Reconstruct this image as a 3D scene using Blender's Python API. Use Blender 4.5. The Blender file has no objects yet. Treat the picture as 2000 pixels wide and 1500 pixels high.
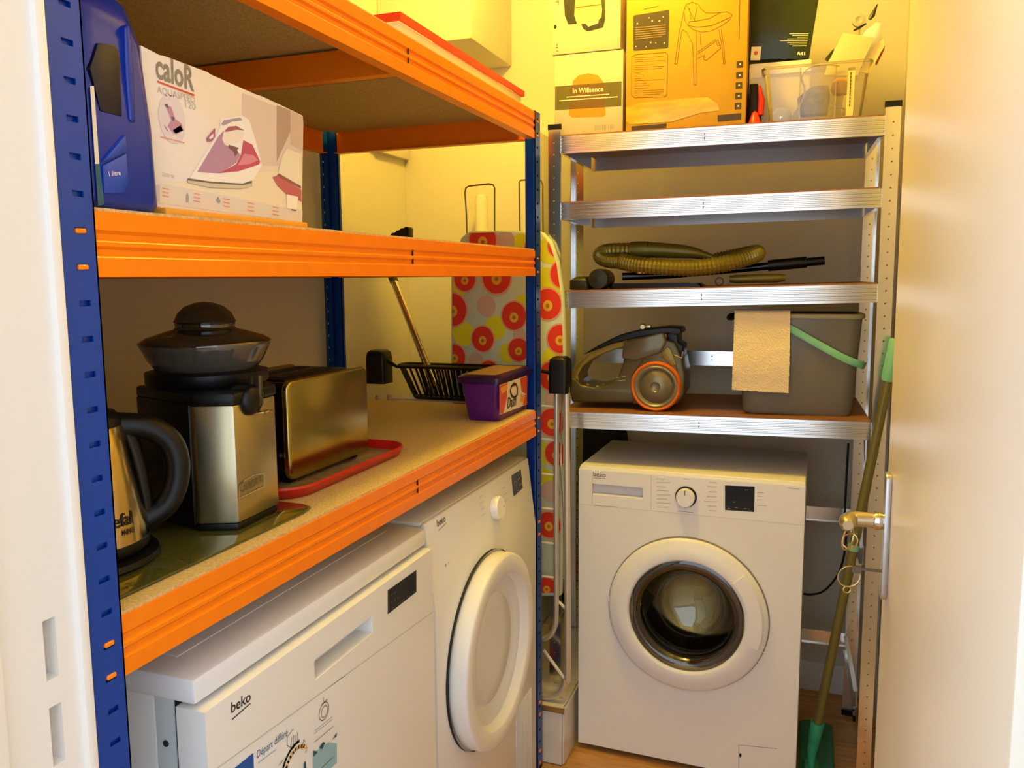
import bpy, bmesh, math, random
from mathutils import Vector, Matrix, noise
random.seed(7)
sc = bpy.context.scene
COL = sc.collection
# ------------------------------------------------------------------ camera
FPX, CX, CY = 1585.6, 989.5, 730.0          # focal length and principal point for a 2000 x 1500 frame
ZC, YAW, PITCH, ROLL = 1.317, math.radians(20.4256), math.radians(6.7407), math.radians(-0.4897)
fw = Vector((-math.sin(YAW)*math.cos(PITCH), math.cos(YAW)*math.cos(PITCH), -math.sin(PITCH)))
rt = Vector((math.cos(YAW), math.sin(YAW), 0)); up = rt.cross(fw)
rt, up = math.cos(ROLL)*rt + math.sin(ROLL)*up, -math.sin(ROLL)*rt + math.cos(ROLL)*up
CAM = Vector((0, 0, ZC))
cd = bpy.data.cameras.new('camera'); cam = bpy.data.objects.new('camera', cd); COL.objects.link(cam)
cd.sensor_width = 36; cd.lens = FPX/2000*36
cd.shift_x = (1000-CX)/2000; cd.shift_y = (CY-750)/2000
cd.clip_start = .02
m = Matrix.Identity(4)
for i in range(3):
    m[i][0] = rt[i]; m[i][1] = up[i]; m[i][2] = -fw[i]; m[i][3] = CAM[i]
cam.matrix_world = m
sc.camera = cam
# ------------------------------------------------------------------ light and exposure
wd = bpy.data.worlds.new('daylight'); sc.world = wd; wd.use_nodes = True
bg = wd.node_tree.nodes['Background']; bg.inputs[0].default_value = (.78, .88, 1.0, 1); bg.inputs[1].default_value = 2.3
LAMP_POS = (-.55, 1.70, 2.40); LAMP_COL = (1.0, .69, .075); LAMP_STR = 165
sc.view_settings.view_transform = 'Standard'; sc.view_settings.look = 'None'
sc.view_settings.gamma = 1; sc.view_settings.use_curve_mapping = False
sc.view_settings.exposure = -.22

# ------------------------------------------------------------------ helpers
def ray(u, v): return fw + rt*((u-CX)/FPX) - up*((v-CY)/FPX)
def px(u, v, x=None, y=None, z=None):
    d = ray(u, v)
    t = (x/d.x) if x is not None else (y/d.y) if y is not None else ((z-ZC)/d.z)
    return CAM + d*t
def s2l(c): return c/12.92 if c <= .04045 else ((c+.055)/1.055)**2.4
def rgb(h):
    if isinstance(h, str): return tuple(s2l(int(h[i:i+2], 16)/255) for i in (0, 2, 4)) + (1,)
    return tuple(h) + (1,)
MATS = {}
def mat(n, c, rough=.5, metal=0, noise_s=None, noise_a=.08, bump=0, bump_s=200, coat=0, emit=None, estr=0, stretch=None, trans=0, spec=.5, sheen=0):
    if n in MATS: return MATS[n]
    mt = bpy.data.materials.new(n); mt.use_nodes = True; nt = mt.node_tree; b = nt.nodes['Principled BSDF']
    col = rgb(c); b.inputs['Base Color'].default_value = col; b.inputs['Roughness'].default_value = rough; b.inputs['Metallic'].default_value = metal
    b.inputs['Coat Weight'].default_value = coat; b.inputs['Transmission Weight'].default_value = trans; b.inputs['Specular IOR Level'].default_value = spec
    b.inputs['Sheen Weight'].default_value = sheen
    if emit: b.inputs['Emission Color'].default_value = rgb(emit); b.inputs['Emission Strength'].default_value = estr
    if noise_s or bump:
        tc = nt.nodes.new('ShaderNodeTexCoord'); mp = nt.nodes.new('ShaderNodeMapping'); nt.links.new(tc.outputs['Object'], mp.inputs[0])
        if stretch: mp.inputs['Scale'].default_value = stretch
    if noise_s:
        nz = nt.nodes.new('ShaderNodeTexNoise'); nz.inputs['Scale'].default_value = noise_s; nz.inputs['Detail'].default_value = 5
        nt.links.new(mp.outputs[0], nz.inputs['Vector'])
        rp = nt.nodes.new('ShaderNodeValToRGB'); rp.color_ramp.elements[0].position = .3; rp.color_ramp.elements[1].position = .7
        rp.color_ramp.elements[0].color = tuple(x*(1-noise_a) for x in col[:3])+(1,); rp.color_ramp.elements[1].color = tuple(min(1, x*(1+noise_a)) for x in col[:3])+(1,)
        nt.links.new(nz.outputs['Fac'], rp.inputs[0]); nt.links.new(rp.outputs[0], b.inputs['Base Color'])
    if bump:
        nb = nt.nodes.new('ShaderNodeTexNoise'); nb.inputs['Scale'].default_value = bump_s; nb.inputs['Detail'].default_value = 4
        nt.links.new(mp.outputs[0], nb.inputs['Vector'])
        bp = nt.nodes.new('ShaderNodeBump'); bp.inputs['Strength'].default_value = bump; bp.inputs['Distance'].default_value = .004
        nt.links.new(nb.outputs['Fac'], bp.inputs['Height']); nt.links.new(bp.outputs[0], b.inputs['Normal'])
    MATS[n] = mt; return mt
def clear_mat(n, tint, refl=.12, rough=.05, body=0, bodycol='ffffff'):
    """thin clear plastic or glass: a straight-through part, a gloss part and a little milky body"""
    if n in MATS: return MATS[n]
    mt = bpy.data.materials.new(n); mt.use_nodes = True; nt = mt.node_tree; nt.nodes.clear()
    out = nt.nodes.new('ShaderNodeOutputMaterial'); tr = nt.nodes.new('ShaderNodeBsdfTransparent'); tr.inputs[0].default_value = rgb(tint)
    gl = nt.nodes.new('ShaderNodeBsdfGlossy'); gl.inputs['Roughness'].default_value = rough
    df = nt.nodes.new('ShaderNodeBsdfDiffuse'); df.inputs[0].default_value = rgb(bodycol)
    m1 = nt.nodes.new('ShaderNodeMixShader'); m1.inputs[0].default_value = body; nt.links.new(tr.outputs[0], m1.inputs[1]); nt.links.new(df.outputs[0], m1.inputs[2])
    fr = nt.nodes.new('ShaderNodeFresnel'); fr.inputs[0].default_value = 1.5
    ad = nt.nodes.new('ShaderNodeMath'); ad.operation = 'ADD'; ad.inputs[1].default_value = refl; ad.use_clamp = True; nt.links.new(fr.outputs[0], ad.inputs[0])
    m2 = nt.nodes.new('ShaderNodeMixShader'); nt.links.new(ad.outputs[0], m2.inputs[0]); nt.links.new(m1.outputs[0], m2.inputs[1]); nt.links.new(gl.outputs[0], m2.inputs[2])
    nt.links.new(m2.outputs[0], out.inputs[0]); MATS[n] = mt; return mt

W = {}                                        # world matrix of every object made here
def tag(o, label=None, cat=None, group=None, kind=None):
    if label: o['label'] = label
    if cat: o['category'] = cat
    if group: o['group'] = group
    if kind: o['kind'] = kind
    return o
def thing(name, loc, label, cat, rz=0, group=None):
    o = bpy.data.objects.new(name, None); COL.objects.link(o); o.empty_display_size = .05
    o.location = loc; o.rotation_euler = (0, 0, rz); W[o] = Matrix.Translation(Vector(loc)) @ Matrix.Rotation(rz, 4, 'Z')
    return tag(o, label, cat, group)
def frame(origin, u, v):
    u = Vector(u).normalized(); v = Vector(v).normalized(); n = u.cross(v)
    F = Matrix.Identity(4)
    for i in range(3): F[i][0] = u[i]; F[i][1] = v[i]; F[i][2] = n[i]; F[i][3] = origin[i]
    return F
def fpx(F, u, v, off=0):
    """photo pixel -> (a, b) on the plane of frame F"""
    n = F.col[2].to_3d(); o = F.translation + n*off; d = ray(u, v)
    t = (o-CAM).dot(n)/d.dot(n); q = F.inverted() @ (CAM + d*t)
    return (q.x, q.y)
I4 = Matrix.Identity(4)
class MB:
    def __init__(s, F=I4): s.v = []; s.f = []; s.F = F
    def add(s, vs, fs):
        k = len(s.v); s.v += [tuple(a) for a in vs]; s.f += [tuple(i+k for i in q) for q in fs]; return s
    def box(s, x0, x1, y0, y1, z0, z1):
        return s.add([(x, y, z) for x in (x0, x1) for y in (y0, y1) for z in (z0, z1)],
                     [(0, 1, 3, 2), (4, 6, 7, 5), (0, 4, 5, 1), (2, 3, 7, 6), (0, 2, 6, 4), (1, 5, 7, 3)])
    def prism(s, poly, d0, d1, axis='n', z0shift=0, z1shift=0):
        """extrude a 2D polygon; axis 'n': (a,b)->xy, along z; 'y': (x,z) along y; 'x': (y,z) along x"""
        n = len(poly)
        def P(a, b, d, sh):
            return (a, b, d) if axis == 'n' else (a, d, b+sh) if axis == 'y' else (d, a, b+sh)
        vs = [P(a, b, d0, z0shift) for a, b in poly] + [P(a, b, d1, z1shift) for a, b in poly]
        return s.add(vs, [tuple(range(n))[::-1], tuple(range(n, 2*n))] + [(i, (i+1) % n, n+(i+1) % n, n+i) for i in range(n)])
    def poly(s, pts, off=0): return s.add([(a, b, off) for a, b in pts], [tuple(range(len(pts)))])
    def tube(s, path, r, n=10, closed=False, caps=True):
        P = [Vector(p) for p in path]; N = len(P); rr = r if isinstance(r, (list, tuple)) else [r]*N
        T = []
        for i in range(N):
            a = P[(i-1) % N] if (closed or i > 0) else P[i]; b = P[(i+1) % N] if (closed or i < N-1) else P[i]
            T.append((b-a).normalized())
        ref = Vector((0, 0, 1)) if abs(T[0].z) < .9 else Vector((1, 0, 0))
        nx = (ref - T[0]*ref.dot(T[0])).normalized(); vs = []
        for i in range(N):
            nx = (nx - T[i]*nx.dot(T[i])).normalized(); ny = T[i].cross(nx)
            for k in range(n):
                a = 2*math.pi*k/n; vs.append(P[i] + (nx*math.cos(a) + ny*math.sin(a))*rr[i])
        fs = []
        for i in range(N if closed else N-1):
            j = (i+1) % N
            for k in range(n): fs.append((i*n+k, i*n+(k+1) % n, j*n+(k+1) % n, j*n+k))
        if caps and not closed: fs += [tuple(range(n))[::-1], tuple((N-1)*n+k for k in range(n))]
        return s.add(vs, fs)
    def lathe(s, prof, c=(0, 0, 0), axis='z', n=32, cap0=False, cap1=False):
        """prof: list of (radius, height along the axis)"""
        vs = []
        for r, h in prof:
            for k in range(n):
                a = 2*math.pi*k/n; p, q = r*math.cos(a), r*math.sin(a)
                w = (p, q, h) if axis == 'z' else (h, p, q) if axis == 'x' else (q, h, p)
                vs.append((c[0]+w[0], c[1]+w[1], c[2]+w[2]))
        fs = [(i*n+k, i*n+(k+1) % n, (i+1)*n+(k+1) % n, (i+1)*n+k) for i in range(len(prof)-1) for k in range(n)]
        if cap0: fs.append(tuple(range(n))[::-1])
        if cap1: fs.append(tuple((len(prof)-1)*n+k for k in range(n)))
        return s.add(vs, fs)
    def loft(s, secs, seg=5, cap0=True, cap1=True):
        """secs: (z, x0, x1, y0, y1, corner radius) rounded rectangles stacked upward"""
        vs = []; n = 4*(seg+1)
        for z, x0, x1, y0, y1, r in secs: vs += [(a, b, z) for a, b in rrect(x0, x1, y0, y1, r, seg)]
        fs = [(i*n+k, i*n+(k+1) % n, (i+1)*n+(k+1) % n, (i+1)*n+k) for i in range(len(secs)-1) for k in range(n)]
        if cap0: fs.append(tuple(range(n))[::-1])
        if cap1: fs.append(tuple((len(secs)-1)*n+k for k in range(n)))
        return s.add(vs, fs)
    def slab(s, a0, a1, b0, b1, holes=(), th=.002):
        """plate in the ab plane, front at 0, back at -th, with rectangular holes cut through"""
        A = sorted({a0, a1} | {h[0] for h in holes} | {h[1] for h in holes}); B = sorted({b0, b1} | {h[2] for h in holes} | {h[3] for h in holes})
        def solid(i, j):
            if i < 0 or j < 0 or i >= len(A)-1 or j >= len(B)-1: return False
            ca, cb = (A[i]+A[i+1])/2, (B[j]+B[j+1])/2
            return not any(h[0] < ca < h[1] and h[2] < cb < h[3] for h in holes)
        for i in range(len(A)-1):
            for j in range(len(B)-1):
                if not solid(i, j): continue
                p, q, r, t = A[i], A[i+1], B[j], B[j+1]
                s.add([(p, r, 0), (q, r, 0), (q, t, 0), (p, t, 0)], [(0, 1, 2, 3)])
                s.add([(p, r, -th), (q, r, -th), (q, t, -th), (p, t, -th)], [(3, 2, 1, 0)])
                if not solid(i-1, j): s.add([(p, r, 0), (p, t, 0), (p, t, -th), (p, r, -th)], [(0, 1, 2, 3)])
                if not solid(i+1, j): s.add([(q, r, 0), (q, r, -th), (q, t, -th), (q, t, 0)], [(0, 1, 2, 3)])
                if not solid(i, j-1): s.add([(p, r, 0), (p, r, -th), (q, r, -th), (q, r, 0)], [(0, 1, 2, 3)])
                if not solid(i, j+1): s.add([(p, t, 0), (q, t, 0), (q, t, -th), (p, t, -th)], [(0, 1, 2, 3)])
        return s
    def build(s, name, mt, parent=None, bevel=0, smooth=40, seg=2, weld=True, **kw):
        vw = [s.F @ Vector(a) for a in s.v]
        if parent is not None: M = W[parent]
        else:
            lo = [min(a[i] for a in vw) for i in range(3)]; hi = [max(a[i] for a in vw) for i in range(3)]
            M = Matrix.Translation(((lo[0]+hi[0])/2, (lo[1]+hi[1])/2, lo[2]))
        Mi = M.inverted(); me = bpy.data.meshes.new(name); me.from_pydata([Mi @ a for a in vw], [], s.f)
        bm = bmesh.new(); bm.from_mesh(me)
        if weld: bmesh.ops.remove_doubles(bm, verts=bm.verts, dist=1e-6)
        bmesh.ops.recalc_face_normals(bm, faces=bm.faces)
        if bevel:
            es = [e for e in bm.edges if len(e.link_faces) == 2 and e.calc_face_angle(0) > .5]
            bmesh.ops.bevel(bm, geom=es, offset=bevel, segments=seg, profile=.5, affect='EDGES', clamp_overlap=True)
        bm.to_mesh(me); bm.free()
        if smooth:
            me.polygons.foreach_set('use_smooth', [True]*len(me.polygons)); me.set_sharp_from_angle(angle=math.radians(smooth))
        me.materials.append(mt); o = bpy.data.objects.new(name, me); COL.objects.link(o)
        if parent is not None: o.parent = parent
        else: o.matrix_world = M
        W[o] = M
        return tag(o, **kw)
def rrect(x0, x1, y0, y1, r, seg=5):
    out = []
    for cx, cy, a0 in ((x1-r, y1-r, 0), (x0+r, y1-r, 90), (x0+r, y0+r, 180), (x1-r, y0+r, 270)):
        for k in range(seg+1):
            a = math.radians(a0+90*k/seg); out.append((cx+r*math.cos(a), cy+r*math.sin(a)))
    return out
def ell(a, b, ra, rb=None, n=28):
    rb = rb or ra
    return [(a+ra*math.cos(2*math.pi*k/n), b+rb*math.sin(2*math.pi*k/n)) for k in range(n)]
def stroke(mb, pts, w, off=0, closed=False):
    P = [Vector(p) for p in pts]
    if closed: P.append(P[0])
    for a, b in zip(P[:-1], P[1:]):
        d = b-a
        if d.length < 1e-7: continue
        d.normalize(); n = Vector((-d.y, d.x))*w/2; e = d*w*.3
        mb.poly([tuple(a-e-n), tuple(b+e-n), tuple(b+e+n), tuple(a-e+n)], off)
def clip_poly(pts, clip):
    """Sutherland-Hodgman against a convex counter-clockwise outline"""
    out = list(pts)
    for i in range(len(clip)):
        a, b = clip[i], clip[(i+1) % len(clip)]; inp, out = out, []
        side = lambda p: (b[0]-a[0])*(p[1]-a[1])-(b[1]-a[1])*(p[0]-a[0])
        for j in range(len(inp)):
            p, q = inp[j], inp[(j+1) % len(inp)]; sp, sq = side(p), side(q)
            if sp >= 0: out.append(p)
            if sp*sq < 0: t = sp/(sp-sq); out.append((p[0]+(q[0]-p[0])*t, p[1]+(q[1]-p[1])*t))
        if len(out) < 3: return []
    return out
def print_polys(name, F, polys, mt, parent, off=.0004, **kw):
    polys = [p for p in polys if len(p) > 2]
    if len(polys) > 1 and max(max(a for a, b in p)-min(a for a, b in p) for p in polys) > .012:
        return [print_polys(name, F, [p], mt, parent, off, **kw) for p in polys][0]      # each printed shape on its own
    if len(polys) > 1: kw['kind'] = 'stuff'
    mb = MB(F)
    for p in polys: mb.poly(p, off)
    return mb.build(name, mt, parent, smooth=0, weld=False, **kw)
def print_strokes(name, F, lines, w, mt, parent, off=.0006, **kw):
    mb = MB(F)
    for l in lines: stroke(mb, l, w, off)
    if len(lines) > 1 or len(lines[0]) > 2: kw['kind'] = 'stuff'
    return mb.build(name, mt, parent, smooth=0, weld=False, **kw)
def text_mesh(s, bold=0):
    """letter outlines as flat faces, width scaled to 1"""
    cu = bpy.data.curves.new('lettering', 'FONT'); cu.body = s; cu.size = 1; cu.offset = bold; cu.resolution_u = 3
    ob = bpy.data.objects.new('lettering', cu); COL.objects.link(ob); bpy.context.view_layer.update()
    me = bpy.data.meshes.new_from_object(ob.evaluated_get(bpy.context.evaluated_depsgraph_get()))
    COL.objects.unlink(ob); bpy.data.objects.remove(ob)
    xs = [v.co.x for v in me.vertices]; w = max(xs)-min(xs); x0 = min(xs)
    out = [((v.co.x-x0)/w, v.co.y/w) for v in me.vertices], [tuple(p.vertices) for p in me.polygons]
    bpy.data.meshes.remove(me); return out
def lettering(s, F, p0, p1, mt, parent, hs=1, off=.0006, bold=.0, name='lettering'):
    """text whose baseline runs from (a,b) p0 to p1 on frame F"""
    tv, tf = text_mesh(s, bold); d = Vector((p1[0]-p0[0], p1[1]-p0[1])); k = d.length; d.normalize(); nrm = Vector((-d.y, d.x))
    vs = []
    for x, y in tv:
        q = Vector(p0) + d*(x*k) + nrm*(y*k*hs); vs.append((q.x, q.y, off))
    mb = MB(F); mb.add(vs, tf)
    return mb.build(name, mt, parent, smooth=0, weld=False)
FX = lambda x, y=0, z=0: frame((x, y, z), (0, 1, 0), (0, 0, 1))         # faces +X, a = Y, b = Z
def jit(a): return random.uniform(-a, a)

# ------------------------------------------------------------------ materials
M_wall = mat('wall_paint', 'ddd5c4', .65, bump=.06, bump_s=120)
M_white = mat('white_enamel', 'eeeeec', .28)
M_whitepl = mat('white_plastic', 'f0f0ee', .33)
M_frame = mat('door_paint', 'f0ece6', .42, bump=.05, bump_s=30)
M_blue = mat('blue_powder_coat', '003c9c', .33, noise_s=40, noise_a=.06)
M_orange = mat('orange_powder_coat', 'ff8400', .36, noise_s=30, noise_a=.05)
M_chip = mat('particle_board', 'c9ae74', .8, noise_s=260, noise_a=.22, bump=.1, bump_s=300)
M_hard = mat('brown_hardboard', '8a5a2c', .55, noise_s=60, noise_a=.12)
M_zinc = mat('galvanised_steel', 'e4e5e6', .2, 1, noise_s=9, noise_a=.05)
M_black = mat('black_plastic', '060607', .38, spec=.35)
M_dark = mat('dark_print', '17171a', .25)
M_chrome = mat('chrome', 'dcdcdc', .12, 1)
M_steel = mat('brushed_steel', 'c4b896', .3, 1, noise_s=14, noise_a=.05, stretch=(30, 30, 1))
M_steelh = mat('brushed_steel_wide', 'c2b48c', .27, 1, noise_s=14, noise_a=.05, stretch=(30, 1, 30))
M_grey = mat('grey_print', '8d8a84', .6)
M_lgrey = mat('pale_grey_print', 'c4c2be', .6)
M_red = mat('red_plastic', 'c81d1a', .3)
M_rubber = mat('black_rubber', '0c0d10', .6)
M_card = mat('white_card', 'efe6da', .6)
M_cream = mat('cream_card', 'c4baa0', .65)
M_floor = mat('oak_laminate', 'b9884e', .4, noise_s=9, noise_a=.25, stretch=(1, 9, 1))
M_tile = mat('glazed_tile', 'dcd6cb', .25, noise_s=12, noise_a=.06)
# ================================================================== the room
XL, XR, YB, YF, H = -1.272, .236, 2.652, .55, 2.5
def struct(name, mb, mt, parent=None, **k):
    o = mb.build(name, mt, parent, **k)
    if parent is None: o['kind'] = 'structure'
    return o
floor = struct('floor', MB().box(-1.5, 1.6, -1.6, YB+.1, -.06, -.004), mat('joint_filler', '5c4022', .8))
mb0 = None
for i in range(17):                                   # laminate planks laid across the room
    y0 = YB-.19*(i+1)
    cuts = [-1.5, -1.5+.55+.35*(i % 3), -1.5+1.75+.35*(i % 3), 1.6]
    for c0, c1 in zip(cuts[:-1], cuts[1:]):
        MB().box(c0+.0006, c1-.0006, y0+.0006, y0+.19-.0006, -.004, 0).build('plank', M_floor, floor, bevel=.0006, seg=1)
struct('wall_left', MB().box(XL-.1, XL, .3, YB+.1, 0, H), M_wall)
struct('wall_back', MB().box(XL-.1, XR+.1, YB, YB+.1, 0, H), M_wall)
struct('wall_right', MB().box(XR, XR+.1, .3, YB+.1, 0, H), M_wall)
struct('ceiling', MB().box(XL-.1, XR+.1, .3, YB+.1, H, H+.1), M_wall)
wf = MB().box(XL-.1, -.70, .40, YF-.02, 0, H).box(.21, .6, .40, YF-.02, 0, H).box(-.70, .21, .40, YF-.02, 2.11, H)
struct('wall_front', wf, M_wall)
# pipe casing in the left back corner, the upper casing above it, tiled plinth
struct('wall_casing', MB().box(XL, -.80, 2.465, YB, .165, 1.765), M_wall, bevel=.002)
struct('wall_upper_casing', MB().box(XL, -.958, 2.30, YB, 2.018, H), M_wall, bevel=.008)
trk = thing('cable_trunking', (XL, 2.36, 1.70), 'short cream trunking box fixed high on left wall near back corner', 'trunking')
MB().box(XL, XL+.022, 2.25, 2.455, 1.705, 1.752).build('cover', M_wall, trk, bevel=.002)
MB().box(XL, XL+.018, 2.226, 2.248, 1.712, 1.748).build('end_clip', M_wall, trk, bevel=.002)
pl = struct('plinth', MB().box(XL, -.588, 1.985, YB, 0, .157), mat('mortar', '8a8378', .8))
for i in range(4):                                     # front tiles, top tiles, side tiles
    x1 = -.588-.172*i; x0 = max(XL, x1-.170)
    MB().box(x0, x1, 1.980, 1.985, .003, .152).build('tile', M_tile, pl, bevel=.001, seg=1)
for i in range(4):
    for j in range(4):
        x1 = -.588-.172*i; x0 = max(XL, x1-.170); y0 = 1.985+.168*j
        MB().box(x0, x1, y0, min(YB, y0+.166), .157, .163).build('tile', M_tile, pl, bevel=.001, seg=1)
for j in range(4):
    y0 = 1.985+.168*j
    MB().box(-.588, -.582, y0, min(YB, y0+.166), .003, .157).build('tile', M_tile, pl, bevel=.001, seg=1)
MB().box(XL, -.580, 1.978, 1.984, .152, .165).build('edge_trim', mat('brass_trim', 'b59a62', .35, .8), pl)
struct('baseboard_back', MB().box(-.58, XR, YB-.016, YB, 0, .095), M_frame, bevel=.003)
struct('baseboard_right', MB().box(XR-.014, XR, 1.34, YB-.016, 0, .095), M_frame, bevel=.003)
# ---- door frame: strike jamb on the left with two mortises, hinge jamb on the right, head
FJ = frame((-.64, 0, 0), (0, 1, 0), (0, 0, 1))
jamb = struct('trim_1', MB(FJ).slab(.36, .549, 0, 2.07, [(.511, .524, .955, 1.012), (.511, .524, .872, .929)], .014), M_frame)
jamb['label'] = 'white painted strike jamb of the doorway with two latch mortises'
MB().box(-.70, -.654, .36, .549, 0, 2.07).build('jamb_core', mat('bare_mortise', 'cdbfae', .8), jamb)
MB().box(-.64, -.628, .36, .462, 0, 2.07).build('door_stop', M_frame, jamb, bevel=.002)
MB().box(-.735, -.634, .545, .556, 0, 2.1).build('casing_board', M_frame, jamb, bevel=.002)
j2 = struct('trim_2', MB().box(.163, .21, .36, .549, 0, 2.07), M_frame, bevel=.002); j2['label'] = 'white painted hinge jamb beside the open door'
j3 = struct('trim_3', MB().box(-.70, .21, .36, .549, 2.07, 2.11), M_frame, bevel=.002); j3['label'] = 'white painted head of the doorway'
# ---- open door with lever handle, long plate, key
DX, DY0, DY1 = .1175, .515, 1.298
door = struct('door_1', MB().box(DX, DX+.04, DY0, DY1, .008, 2.045), mat('door_gloss', 'efe6d6', .3, bump=.03, bump_s=8), bevel=.002)
door['label'] = 'white painted door standing open on the right'
for z in (.25, 1.02, 1.8): MB().lathe([(.008, z-.045), (.008, z+.045)], (DX+.046, DY0-.005, 0), cap0=True, cap1=True, n=12).build('hinge', M_chrome, door)
M_plate = mat('satin_plate', 'c9c9cc', .3, .9)
hp = MB(frame((DX, 0, 0), (0, -1, 0), (0, 0, 1)))
hp.prism(rrect(-1.262, -1.228, .853, 1.038, .012), 0, .008); plate = hp.build('handle_plate', M_plate, door, bevel=.0015)
hz = .967
MB().lathe([(.011, DX-.006), (.0125, DX-.012), (.0125, DX-.018), (.010, DX-.022)], (0, 1.243, hz), axis='x', n=20, cap0=True, cap1=True).build('rosette', M_chrome, plate)
MB().tube([(DX-.02, 1.243, hz), (DX-.044, 1.243, hz), (DX-.052, 1.238, hz), (DX-.056, 1.228, hz), (DX-.057, 1.214, hz), (DX-.056, 1.206, hz)], [.0105, .0115, .0118, .0115, .0105, .007], 14).build('lever', mat('satin_nickel', 'cfc3a4', .3, .9), plate)
kz = .893
MB().box(DX-.034, DX-.004, 1.2415, 1.2445, kz-.0018, kz+.0018).box(DX-.046, DX-.034, 1.2405, 1.2455, kz-.006, kz+.004).build('key', mat('dark_key', '6d6253', .35, .9), plate)
def ring(c, R, r, ax, name, mt, parent):
    u = Vector(ax[0]).normalized(); v = Vector(ax[1]).normalized()
    return MB().tube([Vector(c)+u*R*math.cos(2*math.pi*k/24)+v*R*math.sin(2*math.pi*k/24) for k in range(24)], r, 6, closed=True).build(name, mt, parent)
M_ring = mat('brass_ring', 'cdb67c', .3, .9)
ring((DX-.050, 1.243, kz-.013), .0155, .0011, ((1, .2, .1), (0, 0, 1)), 'key_ring', M_ring, plate)
ring((DX-.052, 1.243, kz-.033), .005, .001, ((1, .3, 0), (0, 0, 1)), 'key_ring', M_ring, plate)
ring((DX-.055, 1.214, hz-.021), .0155, .0014, ((.5, .8, .2), (0, 0, 1)), 'hanging_ring', M_ring, plate)
ring((DX-.052, 1.218, hz-.026), .011, .0012, ((.8, -.4, .2), (0, 0, 1)), 'hanging_ring', M_ring, plate)
# ---- the lamp of the room (on the ceiling, above the frame)
lp = thing('ceiling_lamp', (LAMP_POS[0], LAMP_POS[1], LAMP_POS[2]-.09), 'round glass globe lamp on the ceiling', 'lamp')
MB().lathe([(.001, .09), (.045, .078), (.078, .045), (.09, 0), (.078, -.045), (.045, -.078), (.001, -.09)], LAMP_POS, n=24).build('globe', mat('lamp_glow', 'ffffff', .5, emit=LAMP_COL, estr=LAMP_STR), lp)
MB().lathe([(.05, .085), (.06, .10), (.06, .14)], LAMP_POS, cap0=True, cap1=True, n=24).build('lamp_base', M_whitepl, lp)
# ================================================================== blue and orange shelf rack (left)
RX, RXB, RY0, RY1, RTOP = -.6386, -1.249, .561, 1.965, 1.719
FL = .037
rack = thing('shelf_rack', (-.944, 1.263, 0), 'tall shelf rack with blue posts, orange beams and chipboard shelves along left wall', 'shelf rack')
SLOT = [1.364 + .03375*k for k in range(-40, 11)]
for xc, sx in ((RX, -1), (RXB, 1)):
    for yc, sy in ((RY0, 1), (RY1, -1)):
        ya, yb = sorted((yc, yc+sy*FL)); yc2 = yc+sy*.0195
        pm = MB(); pm2 = MB(FX(xc)); pm2.slab(ya, yb, 0, RTOP, [(yc2-.0065, yc2+.0065, z-.0028, z+.0028) for z in SLOT], .0018)
        xa, xb = sorted((xc, xc+sx*FL)); xm = xc+sx*.0205
        f2 = frame((0, yc, 0), (1, 0, 0), (0, 0, 1)); pm3 = MB(f2).slab(xa, xb, 0, RTOP, [(xm-.0065, xm+.0065, z-.0028, z+.0028) for z in SLOT], .0018*-sy)
        for q in (pm2, pm3): pm.add([q.F @ Vector(a) for a in q.v], q.f)
        # rolled stiffening lips along both free edges
        pm.box(*sorted((xc, xc+sx*.006)), *sorted((yc+sy*(FL-.0018), yc+sy*FL)), 0, RTOP)
        pm.box(*sorted((xc+sx*(FL-.0018), xc+sx*FL)), *sorted((yc, yc+sy*.006)), 0, RTOP)
        pm.box(*sorted((xc+sx*.0045, xc+sx*.0058)), yc2-.010, yc2+.010, 0, RTOP).box(xm-.010, xm+.010, *sorted((yc+sy*.0045, yc+sy*.0058)), 0, RTOP)  # strips added behind the slots so no light shows through
        pst = pm.build('post', M_blue, rack, smooth=30)
        MB().box(min(xc, xc+sx*.04), max(xc, xc+sx*.04), min(yc, yc+sy*.04), max(yc, yc+sy*.04), -.0, .008).build('foot_cap', M_black, pst)
HB = .0627
PROF = [(0, 0), (0, .0185), (-.0035, .022), (-.0035, .0265), (0, .0295), (0, .0335), (-.0035, .037), (-.0035, .0415), (0, .045), (0, .0627), (-.010, .0627), (-.010, .0500), (-.0085, .0500), (-.0085, .002), (-.022, .002), (-.022, 0)]
BEAMZ = {'top': 1.6534, 'middle': 1.3211, 'lower': .9180}
YA, YBM = .598, 1.928
def hooks(z, parent):
    for yc2 in (RY0+.0195, RY1-.0195):
        for dz, h in ((.043, .0028), (.0095, .0028)):
            MB().box(RX-.004, RX+.0022, yc2-.0055, yc2+.0055, z+dz-h, z+dz+h*.7).build('hook', M_orange, parent, bevel=.001, seg=1)
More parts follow.
